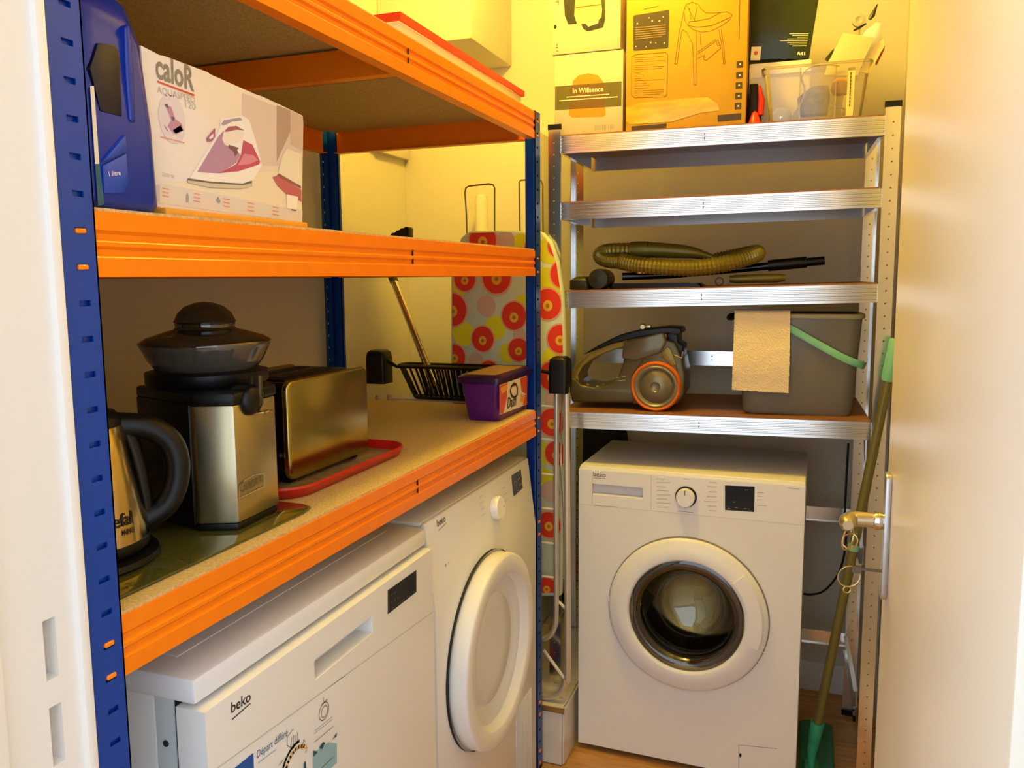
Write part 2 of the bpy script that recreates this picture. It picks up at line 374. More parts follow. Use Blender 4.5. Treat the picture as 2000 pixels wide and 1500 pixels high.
for key, z in BEAMZ.items():
    b = MB(); b.prism([(RX-.0012+a, z+q) for a, q in PROF], YA-.001, YBM+.001, 'y'); bo = b.build('beam', M_orange, rack, smooth=25); hooks(z, bo)
    for zz in (.026, .040): MB().box(RX-.0035, RX-.0008, 1.2622, 1.2638, z+zz-.005, z+zz+.005).build('slit', M_dark, bo)
    MB().prism([(RXB+.0012-a, z+q) for a, q in PROF], YA, YBM, 'y').build('beam', M_orange, rack, smooth=25)
    for ye, s in ((RY0, 1), (RY1, -1)):
        MB().prism([(ye+s*(.0022-a), z+q) for a, q in PROF], RXB+FL, RX-FL, 'x').build('end_beam', M_orange, rack, smooth=25)
    MB().box(RXB+.012, RX-.012, 1.252, 1.254, z+.004, z+.052).box(RXB+.012, RX-.012, 1.254, 1.276, z+.004, z+.006).box(RXB+.012, RX-.012, 1.274, 1.276, z+.004, z+.052).build('cross_bar', M_orange, rack)
    bd = MB()
    bd.prism([(RX-.004, RY0+FL+.002), (RX-.004, RY1-FL-.002), (RX-FL-.003, RY1-FL-.002), (RX-FL-.003, RY1-.004), (RXB+FL+.003, RY1-.004), (RXB+FL+.003, RY1-FL-.002), (RXB+.004, RY1-FL-.002),
              (RXB+.004, RY0+FL+.002), (RXB+FL+.003, RY0+FL+.002), (RXB+FL+.003, RY0+.004), (RX-FL-.003, RY0+.004), (RX-FL-.003, RY0+FL+.002)], z+HB-.006, z+HB+.0035)
    bd.build('shelf_board', M_chip, rack, smooth=0)
for z in (.645, .150, .012):                            # end beams low down on the far side
    eb = MB().prism([(RY1-.0022+a, z+q) for a, q in PROF], RXB+FL, RX-FL, 'x').build('end_beam', M_orange, rack, smooth=25)
    for dz in (.043, .0095): MB().box(RX-.004, RX+.0022, RY1-.025, RY1-.014, z+dz-.0028, z+dz+.0028).build('hook', M_orange, eb)
ZL, ZM, ZT = .9180+HB+.0035, 1.3211+HB+.0035, 1.6534+HB+.0035

# ================================================================== dishwasher
DWY0, DWY1 = .6985, 1.2997
dw = thing('dishwasher', (-.92, 1.0, 0), 'white freestanding dishwasher with display and info sticker under lower shelf', 'dishwasher')
M_lid = mat('dishwasher_lid', 'e6e6ea', .35)
MB().box(-1.20, -.645, DWY0, DWY1, .8325, .863).build('lid', M_lid, dw, bevel=.004)
MB().box(-1.16, -.705, DWY0+.04, DWY1-.04, .863, .8645).build('lid_inset', M_lid, dw, bevel=.001)
MB().box(-1.19, -.708, DWY0+.003, DWY1-.003, .03, .8325).build('body', M_white, dw, bevel=.003)
MB().box(-.708, -.680, DWY0+.004, DWY1-.004, .06, .8325).build('body_edge_strip', mat('zinc_strip', 'd6e2e6', .4), dw)
MB().lathe([(.004, DWY0+.004), (.004, DWY0+.0025), (.002, DWY0+.0015)], (-.694, 0, .775), 'y', n=12, cap0=True, cap1=True).build('screw', mat('dark_screw', '4c5054', .35, .8), dw)
MB().box(-.684, -.674, DWY0+.006, DWY1-.006, .06, .83).build('door_seal', M_rubber, dw)
FD = FX(-.632)
door_slab = MB(FD).slab(DWY0+.001, DWY1-.001, .085, .826, [(.917, 1.079, .758, .788)], .042)
dd = door_slab.build('door', M_white, dw)
pk = MB().prism([(.917, .758), (1.079, .758), (1.079, .788), (.917, .788)], -.6735, -.664, 'x'); pk.build('handle_recess', M_lid, dd)
MB().box(-.66, -.632, .917, 1.079, .7575, .7595).build('handle_lip', M_white, dd, bevel=.0005)
MB().box(-1.15, -.70, DWY0+.02, DWY1-.02, .0, .085).build('plinth_base', M_rubber, dw)
print_strokes('panel_seam', FD, [[fpx(FD, 425, 1500), fpx(FD, 845, 1195)]], .0014, M_lgrey, dd, off=.0003)
dsp = print_polys('display', FD, [[fpx(FD, *q) for q in ((757, 1153), (757, 1200), (813, 1156), (813, 1113))]], M_dark, dd)
print_strokes('display_icons', FD, [[fpx(FD, u, v), fpx(FD, u+3, v-2.2)] for u, v in ((762, 1162), (769, 1158), (762, 1176), (769, 1172), (775, 1168), (765, 1188), (776, 1180), (786, 1172), (796, 1165), (806, 1158))], .0016, mat('dim_icon', '55534a', .5), dsp, off=.0009)
M_logo = mat('logo_print', '3a2c28', .5)
lettering('beko', FD, fpx(FD, 451, 1393), fpx(FD, 489, 1368), M_logo, dd, 1.0, bold=.012)
print_strokes('logo_underline', FD, [[fpx(FD, 453, 1405), fpx(FD, 488, 1374)]], .0016, M_logo, dd)
# info sticker
stk = print_polys('info_sticker', FD, [[fpx(FD, *q) for q in ((440, 1496), (440, 1560), (672, 1400), (672, 1320))]], mat('sticker_white', 'eeeff0', .4), dd, off=.0003)
M_sblue = mat('sticker_blue', '0b53a8', .45); M_steal = mat('sticker_teal', '8fbccb', .45); M_snavy = mat('sticker_navy', '1f4f73', .45); M_sgold = mat('sticker_gold', 'e3bb62', .45)
print_polys('sticker_block', FD, [[fpx(FD, *q) for q in ((457, 1500), (457, 1530), (495, 1505), (494, 1470))]], M_sblue, stk, off=.0008)
lettering('Départ différé', FD, fpx(FD, 501, 1481), fpx(FD, 561, 1436), mat('sticker_ink', '3d5f82', .5), stk, 1.25, off=.0008)
print_strokes('sticker_text', FD, [[fpx(FD, 503, 1490), fpx(FD, 538, 1464)], [fpx(FD, 613, 1428), fpx(FD, 648, 1400)], [fpx(FD, 613, 1433), fpx(FD, 648, 1405)]], .0011, mat('sticker_pale_ink', '9fb0c4', .5), stk, off=.0008)
print_strokes('sticker_rule', FD, [[fpx(FD, 614, 1449), fpx(FD, 650, 1419)], [fpx(FD, 627, 1500), fpx(FD, 650, 1478)]], .001, M_grey, stk, off=.0008)
c0 = fpx(FD, 632, 1389)
mbk = MB(FD); stroke(mbk, ell(c0[0], c0[1], .0125, n=20), .0014, .0008, True); stroke(mbk, [fpx(FD, 628, 1376), fpx(FD, 638, 1366)], .002, .0008); stroke(mbk, [fpx(FD, 631, 1370), fpx(FD, 631, 1362)], .0012, .0008)
mbk.build('sticker_dial', M_grey, stk, smooth=0, weld=False)
mbk = MB(FD); stroke(mbk, ell(c0[0]+.001, c0[1]-.001, .008, n=16), .002, .0008, True); mbk.build('sticker_dial_face', mat('sticker_peach', 'e9c88f', .5), stk, smooth=0, weld=False)
mbk = MB(FD)
for q in (((572, 1423), (560, 1440), (560, 1456), (572, 1462), (580, 1447), (580, 1430)), ((569, 1440), (567, 1462)), ((573, 1436), (572, 1462)), ((577, 1436), (577, 1455)), ((589, 1464), (592, 1445), (595, 1448)), ((596, 1470), (599, 1459)), ((545, 1494), (552, 1484))):
    stroke(mbk, [fpx(FD, *t) for t in q], .0012, .0008)
mbk.build('sticker_hand', M_grey, stk, smooth=0, weld=False)
arc = lambda rad, t0, t1, cc: [(cc[0]+rad*math.cos(math.radians(t0+(t1-t0)*k/12)), cc[1]+rad*math.sin(math.radians(t0+(t1-t0)*k/12))) for k in range(13)]
c1 = fpx(FD, 580, 1500)
print_strokes('sticker_arc', FD, [arc(.036, 80, 150, c1)], .004, M_dark, stk, off=.0008)
print_strokes('sticker_ring', FD, [arc(.028, 40, 200, c1)], .005, M_sgold, stk, off=.0008)
print_polys('sticker_photo', FD, [[fpx(FD, *q) for q in ((610, 1470), (611, 1500), (612, 1530), (657, 1490), (657, 1452), (640, 1450), (625, 1462))]], M_steal, stk, off=.0008)
print_polys('sticker_photo_glass', FD, [[fpx(FD, *q) for q in t] for t in (((611, 1466), (611, 1478), (620, 1468)), ((622, 1460), (628, 1463), (634, 1450), (630, 1449)), ((642, 1450), (648, 1445), (657, 1430), (656, 1438)))], M_snavy, stk, off=.0012)
print_polys('sticker_digit', FD, [[fpx(FD, *q) for q in ((592, 1490), (592, 1505), (597, 1502), (596, 1486))]], M_snavy, stk, off=.0012)

# ================================================================== tumble dryer
TY0, TY1 = 1.3233, 1.9193
dr = thing('tumble_dryer', (-.92, 1.62, 0), 'white tumble dryer with big round white door beside the dishwasher', 'dryer')
MB().box(-1.21, -.66, TY0, TY1, .02, .855).build('body', M_white, dr, bevel=.004)
MB().box(-1.21, -.668, TY0, TY1, .855, .863).build('top_panel', M_whitepl, dr, bevel=.003)
fpn = MB(); fpn.prism([(-.66, .02), (-.640, .02), (-.638, .69), (-.644, .74), (-.658, .861), (-.668, .862), (-.668, .8)], TY0, TY1, 'y'); fpn.build('front_panel', M_whitepl, dr, bevel=.003)
TP = Vector((-.014, 0, .121)).normalized(); FC = frame((-.6436, 0, .74), (0, 1, 0), TP)      # the tilted control fascia
fp = print_polys('display', FC, [[fpx(FC, *q) for q in ((999, 929), (1003, 970), (1021, 953), (1017, 917))]], M_dark, dr)
print_strokes('display_icons', FC, [[fpx(FC, u, v), fpx(FC, u+4, v-4)] for u, v in ((1003, 943), (1009, 960), (1011, 937), (1014, 948))], .004, mat('dim_icon2', '7d7a66', .5), fp, off=.0009)
kc = fpx(FC, 966, 992)
kn = MB(FC).lathe([(.0265, 0), (.026, .014), (.024, .017)], (kc[0], kc[1], 0), cap1=True, n=28).build('knob', mat('knob_white', 'f4f2ea', .25), dr)
MB(FC).box(kc[0]+.010, kc[0]+.018, kc[1]-.0008, kc[1]+.0008, .0165, .0175).build('knob_mark', M_grey, kn)
print_strokes('program_marks', FC, [[fpx(FC, u, v), fpx(FC, u+6, v-5)] for u, v in ((936, 972), (937, 984), (939, 996), (941, 1008), (980, 955), (984, 967), (985, 980))], .0012, M_lgrey, dr)
lettering('beko', FC, fpx(FC, 854, 1029), fpx(FC, 870, 1018), mat('logo_brown', '6f6550', .5), dr, 1, bold=.01)
print_strokes('logo_underline', FC, [[fpx(FC, 856, 1036), fpx(FC, 871, 1022)]], .0012, mat('logo_brown', '6f6550'), dr)
FQ = FX(-.6385)
print_polys('mark', FQ, [ell(*fpx(FQ, 870, 1104), .003, n=10), ell(*fpx(FQ, 876, 1099), .0018, n=10)], M_grey, dr)
dc = (-.6385, 1.572, .515)
td = MB().lathe([(.212, 0), (.212, .006)], dc, 'x', 64).build('door_gasket', M_rubber, dr)
dring = MB().lathe([(.202, .002), (.207, .008), (.207, .036), (.2055, .040), (.201, .042), (.170, .0425), (.166, .040), (.158, .022)], dc, 'x', 64).build('door', M_whitepl, dr, smooth=60)
MB().lathe([(.159, .022), (.145, .020), (.142, .015), (.12, .011), (.118, .014), (.06, .016), (.001, .016)], dc, 'x', 64).build('door_dish', mat('door_dish', 'e9e9ea', .3), dring, smooth=60)
MB().prism([(dc[1]-.145, dc[2]-.07), (dc[1]-.133, dc[2]-.06), (dc[1]-.128, dc[2]), (dc[1]-.133, dc[2]+.075), (dc[1]-.140, dc[2]+.085), (dc[1]-.152, dc[2]+.02)], dc[0]+.02, dc[0]+.033, 'x').build('door_grip', M_whitepl, dring, bevel=.003)
for i in range(12): MB().box(-.6395, -.637, 1.76+.010*i, 1.764+.010*i, .05, .27).build('vent_rib', M_whitepl, dr, bevel=.0008, seg=1)

# ================================================================== washing machine
WTH = math.radians(-.778); WO = Vector((-.5683, 2.078, 0)); WW, WH, WBT, WDP = .575, .8126, .0193, .372
ws = thing('washing_machine', (WO.x, WO.y, 0), 'white front loading washing machine with dark porthole under metal shelves', 'washing machine', WTH)
WM = W[ws]
FWF = WM @ frame((0, 0, 0), (1, 0, 0), (0, 0, 1))
L = lambda: MB(WM)
WC = (.2935, .4385)
shell = L()
shell.box(0, .006, .02, WDP, WBT, WH-.012).box(WW-.006, WW, .02, WDP, WBT, WH-.012).box(.006, WW-.006, WDP-.006, WDP, WBT, WH-.012).box(.006, WW-.006, .02, WDP-.006, WBT, WBT+.006)
shell.build('body', M_white, ws)
L().box(0, WW, .012, WDP, WH-.012, WH).build('top_panel', M_white, ws, bevel=.004)
hr = .143
MB(FWF).slab(0, WW, WBT, .706, [(WC[0]-hr, WC[0]+hr, WC[1]-hr, WC[1]+hr)], .02).build('front_panel', M_white, ws)
MB(FWF).slab(0, WW, .7065, WH-.010, [(.038, .174, .731, .766)], .02).build('control_panel', M_whitepl, ws)
L().box(0, WW, .004, .03, WH-.0125, WH-.004).build('control_panel_top', M_whitepl, ws, bevel=.003)
M_lav = mat('drawer_tint', 'd9d6dd', .35)
L().box(.038, .174, .017, .022, .731, .766).build('detergent_drawer', M_lav, ws)
L().box(.038, .174, .001, .018, .7305, .738).build('drawer_grip', M_whitepl, ws, bevel=.002)
L().box(.0375, .0385, -.0004, .001, .71, .80).box(.196, .197, -.0004, .001, .71, .80).build('drawer_seam', M_lgrey, ws)
kc = fpx(FWF, 1340, 970)
kn = MB(FWF).lathe([(.0275, 0), (.0275, .004), (.0262, .006)], (kc[0], kc[1], 0), n=36, cap1=True).build('knob', M_black, ws)
cap_ = MB(FWF).lathe([(.0235, .004), (.0235, .018), (.022, .021)], (kc[0], kc[1], 0), n=36, cap1=True).build('knob_cap', M_whitepl, kn)
MB(FWF).box(kc[0]-.0008, kc[0]+.0008, kc[1]+.008, kc[1]+.021, .0205, .0215).build('knob_mark', M_dark, kn)
p4 = [fpx(FWF, *q) for q in ((1416, 948), (1416, 996), (1473, 1000), (1474, 950))]
dsp = print_polys('display', FWF, [p4], mat('display_black', '0c0f16', .12), ws)
print_strokes('display_icons', FWF, [[fpx(FWF, u, v), fpx(FWF, u+5, v+.3)] for u, v in ((1455, 957), (1431, 980), (1420, 990), (1436, 991), (1453, 993), (1460, 994), (1421, 993))], .0012, mat('dim_icon3', '8c93a0', .5), dsp, off=.0009)
marks = []
for i, v in enumerate((935, 942, 950, 958, 966, 974, 982, 990)):
    marks.append([fpx(FWF, 1283, v), fpx(FWF, 1283+(14, 26, 18, 22, 26, 20, 27, 22)[i], v+1)])
for i, v in enumerate((942, 950, 960, 970, 979, 988, 997)): marks.append([fpx(FWF, 1398-(12, 16, 14, 18, 22, 16, 13)[i], v), fpx(FWF, 1399, v+1)])
for i, v in enumerate((962, 969, 976, 987)): marks.append([fpx(FWF, 1479, v), fpx(FWF, 1479+(12, 9, 10, 18)[i], v+.6)])
marks += [[fpx(FWF, 1336, 935), fpx(FWF, 1346, 936)], [fpx(FWF, 1324, 998), fpx(FWF, 1354, 1001)], [fpx(FWF, 1160, 987), fpx(FWF, 1206, 990)], [fpx(FWF, 1540, 953), fpx(FWF, 1562, 955)]]
print_strokes('program_text', FWF, marks, .0013, mat('faint_ink', 'aaa496', .6), ws)
lettering('beko', FWF, fpx(FWF, 1159, 930), fpx(FWF, 1183, 932), mat('logo_brown', '6f6550'), ws, 1, bold=.01)
print_strokes('logo_underline', FWF, [[fpx(FWF, 1160, 933.5), fpx(FWF, 1183, 935)]], .0011, mat('logo_brown', '6f6550'), ws)
print_strokes('filter_hatch', FWF, [[fpx(FWF, 1443, 1508), fpx(FWF, 1443, 1455), fpx(FWF, 1518, 1462)]], .0012, M_grey, ws)
MB(FWF).prism(ell(*fpx(FWF, 1446, 1475), .003, .006, 12), -.002, .0006).build('hatch_latch', M_dark, ws)
# porthole door
C3 = (WC[0], 0, WC[1])
MB(WM).lathe([(.2085, -.0005), (.2085, -.003), (.2035, -.003)], C3, 'y', 72).build('door_shadow_gap', mat('grey_gap', '8b8577', .6), ws)
dwr = MB(WM).lathe([(.204, -.001), (.206, -.008), (.204, -.013), (.196, -.018), (.186, -.021), (.182, -.0235), (.156, -.0265), (.151, -.025), (.148, -.018), (.148, .02)], C3, 'y', 72).build('door', M_whitepl, ws, smooth=60)
hg = MB(WM)
n_ = 14
for k in range(n_+1):
    a = math.radians(42 - 60*k/n_)
    for r, y in ((.1600, -.0262), (.1600, -.0305), (.1915, -.0275), (.1965, -.0185)): hg.v.append((C3[0]+r*math.cos(a), y, C3[2]+r*math.sin(a)))
for k in range(n_):
    for j in range(3): hg.f.append((k*4+j, k*4+j+1, k*4+4+j+1, k*4+4+j))
hg.f += [(0, 3, 2, 1), (n_*4, n_*4+1, n_*4+2, n_*4+3)]
hg.build('door_handle', mat('handle_white', 'f3f1ee', .3), dwr, smooth=50)
M_glass = clear_mat('porthole_glass', 'c4c0ac', .08, .03)
MB(WM).lathe([(.1485, -.018), (.135, -.022), (.122, -.016), (.112, .02), (.105, .07), (.092, .098), (.06, .112), (.001, .116)], C3, 'y', 64).build('porthole_glass', M_glass, dwr, smooth=70)
MB(WM).lathe([(.149, .0), (.135, .004), (.139, .02), (.128, .028), (.134, .042), (.124, .05), (.128, .066), (.150, .075)], C3, 'y', 56).build('rubber_bellows', mat('bellows', '34352f', .45), ws, smooth=60)
M_drum = mat('drum_steel', 'b8aa80', .22, 1)
drm = MB(WM).lathe([(.132, .074), (.20, .082), (.212, .10), (.212, .30), (.19, .325), (.001, .33)], (WC[0], 0, WC[1]), 'y', 48).build('drum', M_drum, ws, smooth=50)
hl = MB(WM)
for j in range(7):
    for k in range(13):
        a = math.radians(212 + 9*k + 4.5*(j % 2)); r = .2105
        c = Vector((WC[0]+r*math.cos(a), .125+.024*j, WC[1]+r*math.sin(a))); t = Vector((-math.sin(a), 0, math.cos(a)))*.0038; y_ = Vector((0, .0038, 0))
        hl.add([c-t-y_, c+t-y_, c+t+y_, c-t+y_], [(0, 1, 2, 3)])
hl.build('drum_holes', M_dark, drm, smooth=0, kind='stuff')
for a in (90, 210, 330):
    a = math.radians(a); r0, r1 = .212, .165; t = Vector((-math.sin(a), 0, math.cos(a))); e = Vector((math.cos(a), 0, math.sin(a))); c = Vector((WC[0], 0, WC[1]))
    q = MB(WM); vs = []
    for y in (.11, .30): vs += [c+e*r0-t*.03+Vector((0, y, 0)), c+e*r1-t*.008+Vector((0, y, 0)), c+e*r1+t*.008+Vector((0, y, 0)), c+e*r0+t*.03+Vector((0, y, 0))]
    q.add(vs, [(0, 1, 2, 3), (7, 6, 5, 4), (0, 4, 5, 1), (1, 5, 6, 2), (2, 6, 7, 3)]); q.build('drum_paddle', mat('paddle_grey', '9b9a94', .4), drm, bevel=.004)
for a, b in ((.04, .05), (WW-.04, .05), (.04, WDP-.05), (WW-.04, WDP-.05)): MB(WM).lathe([(.018, 0), (.018, .012), (.008, .0125), (.008, .024)], (a, b, 0), n=14, cap0=True).build('foot', M_rubber, ws)
# ================================================================== galvanised metal rack at the back
MTH = math.radians(1.919)
mr = thing('metal_shelf_rack', (-.625, 2.0933, 0), 'narrow galvanised metal shelf rack with four brown shelves against back wall', 'shelf rack', MTH)
# the rack and what stands on it are drawn in its own units: 0.89 m to the unit, floor at ZF
RM = Matrix.Translation((-.625, 2.0933, .1449)) @ Matrix.Rotation(MTH, 4, 'Z') @ Matrix.Scale(.89, 4)
MW, MD, MTOP, ZF = .869, .449, 1.757, -.1628
FR = lambda b: RM @ frame((0, b, 0), (1, 0, 0), (0, 0, 1))          # plane facing the camera at depth b; a = width, b = height
def rp(u, v, b):
    q = fpx(FR(b), u, v); return q
def R3(u, v, b): q = rp(u, v, b); return Vector((q[0], b, q[1]))      # local 3D point of the rack
HZ = [ZF+.03+.0335*k for k in range(56)]
BL, BR = rp(1120, 380, MD)[0], rp(1714, 330, MD)[0]
for a0, sx, b0, sy in ((-.034, 1, -.001, 1), (BL, 1, MD, -1), (.908, -1, -.001, 1), (BR, -1, MD, -1)):
    if 1:
        pm = MB(RM)
        aa, ab = sorted((a0, a0+sx*.036)); am = a0+sx*.016
        holes = []
        for z in HZ: holes += [(am-.002, am+.002, z-.002, z+.002)]
        q = MB(frame((0, b0, 0), (1, 0, 0), (0, 0, 1))).slab(aa, ab, ZF, MTOP, holes, -.0014*sy); pm.add([q.F @ Vector(x) for x in q.v], q.f)
        ba, bb = sorted((b0, b0+sy*.036)); bm_ = b0+sy*.018
        q = MB(FX(a0)).slab(ba, bb, ZF, MTOP, [(bm_-.0022, bm_+.0022, z-.0022, z+.0022) for z in HZ], .0014*sx); pm.add([q.F @ Vector(x) for x in q.v], q.f)
        if b0 < .1: pm.box(a0+sx*.0345, a0+sx*.036, b0, b0+.006, ZF, MTOP) if sx > 0 else pm.box(a0-.036, a0-.0345, b0, b0+.006, ZF, MTOP)
        ps = pm.build('post', M_zinc, mr, smooth=30)
        for z0, z1, nm in ((MTOP-.003, MTOP+.006, 'post_cap'), (ZF, ZF+.02, 'foot_cap')):
            MB(RM).box(aa-.002, ab+.002, *sorted((b0-sy*.003, b0+sy*.006)), z0-(.006 if z0 > 1 else 0), z1).box(*sorted((a0-sx*.003, a0+sx*.005)), *sorted((b0, b0+sy*.038)), z0-(.006 if z0 > 1 else 0), z1).build(nm, M_black, ps)
MH = .049
def ribs(h):
    P = [(0, 0)]
    for k in range(4):
        z = h*(.14+.2*k); P += [(0, z), (.0025, z+h*.04), (.0025, z+h*.09), (0, z+h*.13)]
    P += [(0, h), (.012, h), (.012, h-.0015), (.0040, h-.0015), (.0040, .0015), (.012, .0015), (.012, 0)]
    return P
SH = [(1.679, 1.678), (1.486, 1.493), (1.224, 1.243), (.860, .870)]
SHT = []
A0, A1 = -.002, .872
def shz(i, a): zl, zr = SH[i]; return zl+(zr-zl)*(a-A0)/(A1-A0)+MH+.004
def mbeam(b, zl, zr, flip=False, a0=A0, a1=A1):
    s = -1 if flip else 1
    q = MB(RM); prof = [(b+s*d, z) for d, z in ribs(MH)]
    n = len(prof); vs = [(a0, d, z+zl) for d, z in prof]+[(a1, d, z+zr) for d, z in prof]
    q.add(vs, [tuple(range(n))[::-1], tuple(range(n, 2*n))]+[(i, (i+1) % n, n+(i+1) % n, n+i) for i in range(n)])
    return q.build('beam', M_zinc, mr, smooth=20)
for i, (zl, zr) in enumerate(SH):
    bo = mbeam(0, zl, zr)
    zc_ = (zl+zr)/2
    for dz in (.018, .031): MB(RM).box(.4135, .4155, -.0006, .001, zc_+dz-.003, zc_+dz+.003).build('slit', M_dark, bo)
    mbeam(MD-.001, zl, zr, True)
    for a0, s, zz in ((-.002, 1, zl), (.872, -1, zr)):
        MB(RM).prism([(a0+s*d, z+zz) for d, z in ribs(MH)], .036, MD-.036, 'y').build('end_beam', M_zinc, mr, smooth=20)
    q = MB(RM); z0, z1 = zl+MH-.003, zr+MH-.003
    q.add([(a, b, z+dz) for dz in (0, .007) for a, b, z in ((A0+.003, .003, z0), (A1-.003, .003, z1), (A1-.003, MD-.004, z1), (A0+.003, MD-.004, z0))], [(0, 3, 2, 1), (4, 5, 6, 7), (0, 1, 5, 4), (1, 2, 6, 5), (2, 3, 7, 6), (3, 0, 4, 7)])
    q.build('shelf_board', M_hard, mr, smooth=0)
TIE = [rp(1340, 712, MD)[1], rp(1575, 1014, MD)[1], rp(1575, 1252, MD)[1]]
for z in TIE:                          # tie bars at the back
    bo = mbeam(MD-.001, z, z, True)
    for dz in (.018, .031): MB(RM).box(.4125, .4165, MD-.0065, MD-.0045, z+dz-.002, z+dz+.002).build('slit', M_dark, bo)
for z in TIE[1:]:
    MB(RM).prism([(.872-d, zz+z) for d, zz in ribs(MH)], .036, MD-.036, 'y').build('end_beam', M_zinc, mr, smooth=20)
# small angle brackets under the fourth shelf at the right post
MB(RM).add([(.862, .030, .868), (.862, .075, .868), (.862, .030, .80), (.8605, .030, .868), (.8605, .075, .868), (.8605, .030, .80)], [(0, 1, 2), (5, 4, 3), (0, 3, 4, 1), (1, 4, 5, 2), (2, 5, 3, 0)]).build('bracket', M_zinc, mr)

# ================================================================== things on the top shelf of the metal rack
def rbox(name, a0, a1, b0, b1, z0, z1, mt, label, cat, group=None, body='carton', bev=.0015):
    o = thing(name, RM @ Vector(((a0+a1)/2, (b0+b1)/2, z0)), label, cat, MTH, group)
    MB(RM).box(a0, a1, b0, b1, z0, z1).build(body, mt, o, bevel=bev); return o
Z1 = shz(0, .3)
k3 = lambda X, Y: (1050+X/5, Y/5)                      # crop of the photograph that the prints were read from
b1 = .040; F1 = FR(b1)
lw = rbox('carton_box', -.028, .178, b1, .235, Z1, 1.968, M_cream, 'white carton with olive band and yellow chopping board picture on metal rack', 'box')
pp = lambda F, pts: [fpx(F, *k3(*q)) for q in pts]
M_olive = mat('olive_print', '5e5418', .6); M_yel = mat('yellow_print', 'c08408', .6); M_brown = mat('brown_print', '6a4a0c', .6); M_cwhite = mat('print_white', 'f6efd6', .6)
print_polys('picture', F1, [pp(F1, ((345, 790), (400, 735), (500, 715), (590, 735), (640, 800), (665, 1120), (640, 1140), (335, 1148), (305, 1120)))], M_yel, lw)
print_polys('band', F1, [pp(F1, ((172, 845), (820, 795), (818, 1035), (170, 1075)))], M_olive, lw, off=.0006)
print_polys('band_overlap', F1, [pp(F1, ((340, 832), (648, 808), (660, 1046), (315, 1066)))], M_brown, lw, off=.0008)
lettering('In Willsence', F1, fpx(F1, *k3(345, 912)), fpx(F1, *k3(642, 892)), M_cwhite, lw, 1.1, off=.0011, bold=.012)
print_strokes('small_text', F1, [pp(F1, ((285+i*42, 950-i*3), (285+i*42+34, 947-i*3))) for i in range(10)]+[pp(F1, ((215+i*44, 985-i*3), (215+i*44+37, 982-i*3))) for i in range(13)], .0024, M_cwhite, lw, off=.0011)
print_strokes('barcode', F1, [pp(F1, ((560+i*15, 1228-i*1), (560+i*15, 1270-i*1))) for i in range(13)], .0014, M_grey, lw)
uw = rbox('carton_box', -.034, .170, b1-.003, .235, 1.9695, 2.16, M_cream, 'white carton with electric grill picture, stacked on olive banded carton', 'box')
F2 = FR(b1-.003)
print_polys('picture_body', F2, [pp(F2, ((370, -60), (615, -60), (640, 100), (600, 195), (400, 232), (360, 150)))], mat('silver_print', 'b4a878', .5), uw)
print_polys('picture_dark', F2, [pp(F2, ((255, -60), (372, -60), (358, 150), (385, 232), (300, 240), (265, 150))), pp(F2, ((615, -60), (655, -60), (660, 190), (640, 268), (490, 308), (445, 280), (425, 232), (470, 232), (495, 262), (590, 228), (600, 190), (622, 170), (630, 100)))], mat('dark_olive_print', '26220f', .4), uw, off=.0006)
print_strokes('picture_line', F2, [pp(F2, ((375, 75), (615, 45)))], .003, M_olive, uw, off=.0008)
print_strokes('side_print', F2, [pp(F2, ((190, -20), (190, 10))), pp(F2, ((205, -20), (205, 55))), pp(F2, ((178, 20), (205, 20))), pp(F2, ((190, 430), (190, 450))), pp(F2, ((180, 465), (198, 465))), pp(F2, ((185, 500), (198, 500)))], .0022, mat('sepia_print', '5d4312', .6), uw)
print_polys('side_icon', F2, [ell(*fpx(F2, *k3(172, 262)), .0045, .006, 12)], mat('dark_olive_print', '26220f'), uw)
print_polys('flowers', F2, [ell(*fpx(F2, *k3(x, y)), r*.001, n=10) for x, y, r in ((280, 350, 6), (440, 380, 5), (530, 405, 8), (365, 480, 5), (720, 230, 7), (260, 380, 4))], mat('pink_print', 'edc79a', .6), uw)
b2 = .030; F3 = FR(b2)
yb = rbox('carton_box', .188, .521, b2, .235, Z1, 2.22, mat('kraft_yellow', 'be9008', .6, noise_s=20, noise_a=.04), 'tall kraft yellow carton with high chair line drawing on metal rack', 'box')
M_bdark = mat('brown_black_print', '3a2a0c', .5); M_bline = mat('brown_line', '64420a', .6)
lab = print_polys('dark_label', F3, [pp(F3, ((935, 160), (945, 150), (1275, 97), (1285, 105), (1277, 460), (1268, 470), (945, 497), (935, 490)))], M_bdark, yb)
print_strokes('label_text', F3, [pp(F3, ((955, 272+22*i), (1250-(40 if i == 5 else 0), 245+22*i))) for i in range(6)], .0014, mat('tan_print', 'b58f45', .6), lab, off=.0009)
print_polys('label_stars', F3, [ell(*fpx(F3, *k3(x, y)), .0016 if i % 2 else .0024, n=8) for i, (x, y) in enumerate(((975, 232), (1090, 175), (1190, 205), (1225, 165), (1120, 205), (960, 455), (1105, 415), (1155, 418), (1237, 420), (1060, 458)))], mat('star_print', 'e9d493', .6), lab, off=.0009)
rr_ = pp(F3, ((920, 560), (950, 535), (1250, 512), (1272, 535), (1262, 925), (1245, 945), (950, 955), (918, 930)))
mbq = MB(F3); stroke(mbq, rr_, .0014, .0006, True)
for i, (y, w) in enumerate(((565, 280), (585, 200), (605, 300), (640, 180), (660, 290), (680, 270), (715, 50), (745, 90), (770, 70), (790, 295), (820, 120), (840, 150), (865, 130), (890, 290), (910, 285), (930, 250))): stroke(mbq, pp(F3, ((945, y), (945+w, y-w*.05))), .0009, .0006)
mbq.build('text_panel', M_bline, yb, smooth=0, weld=False)
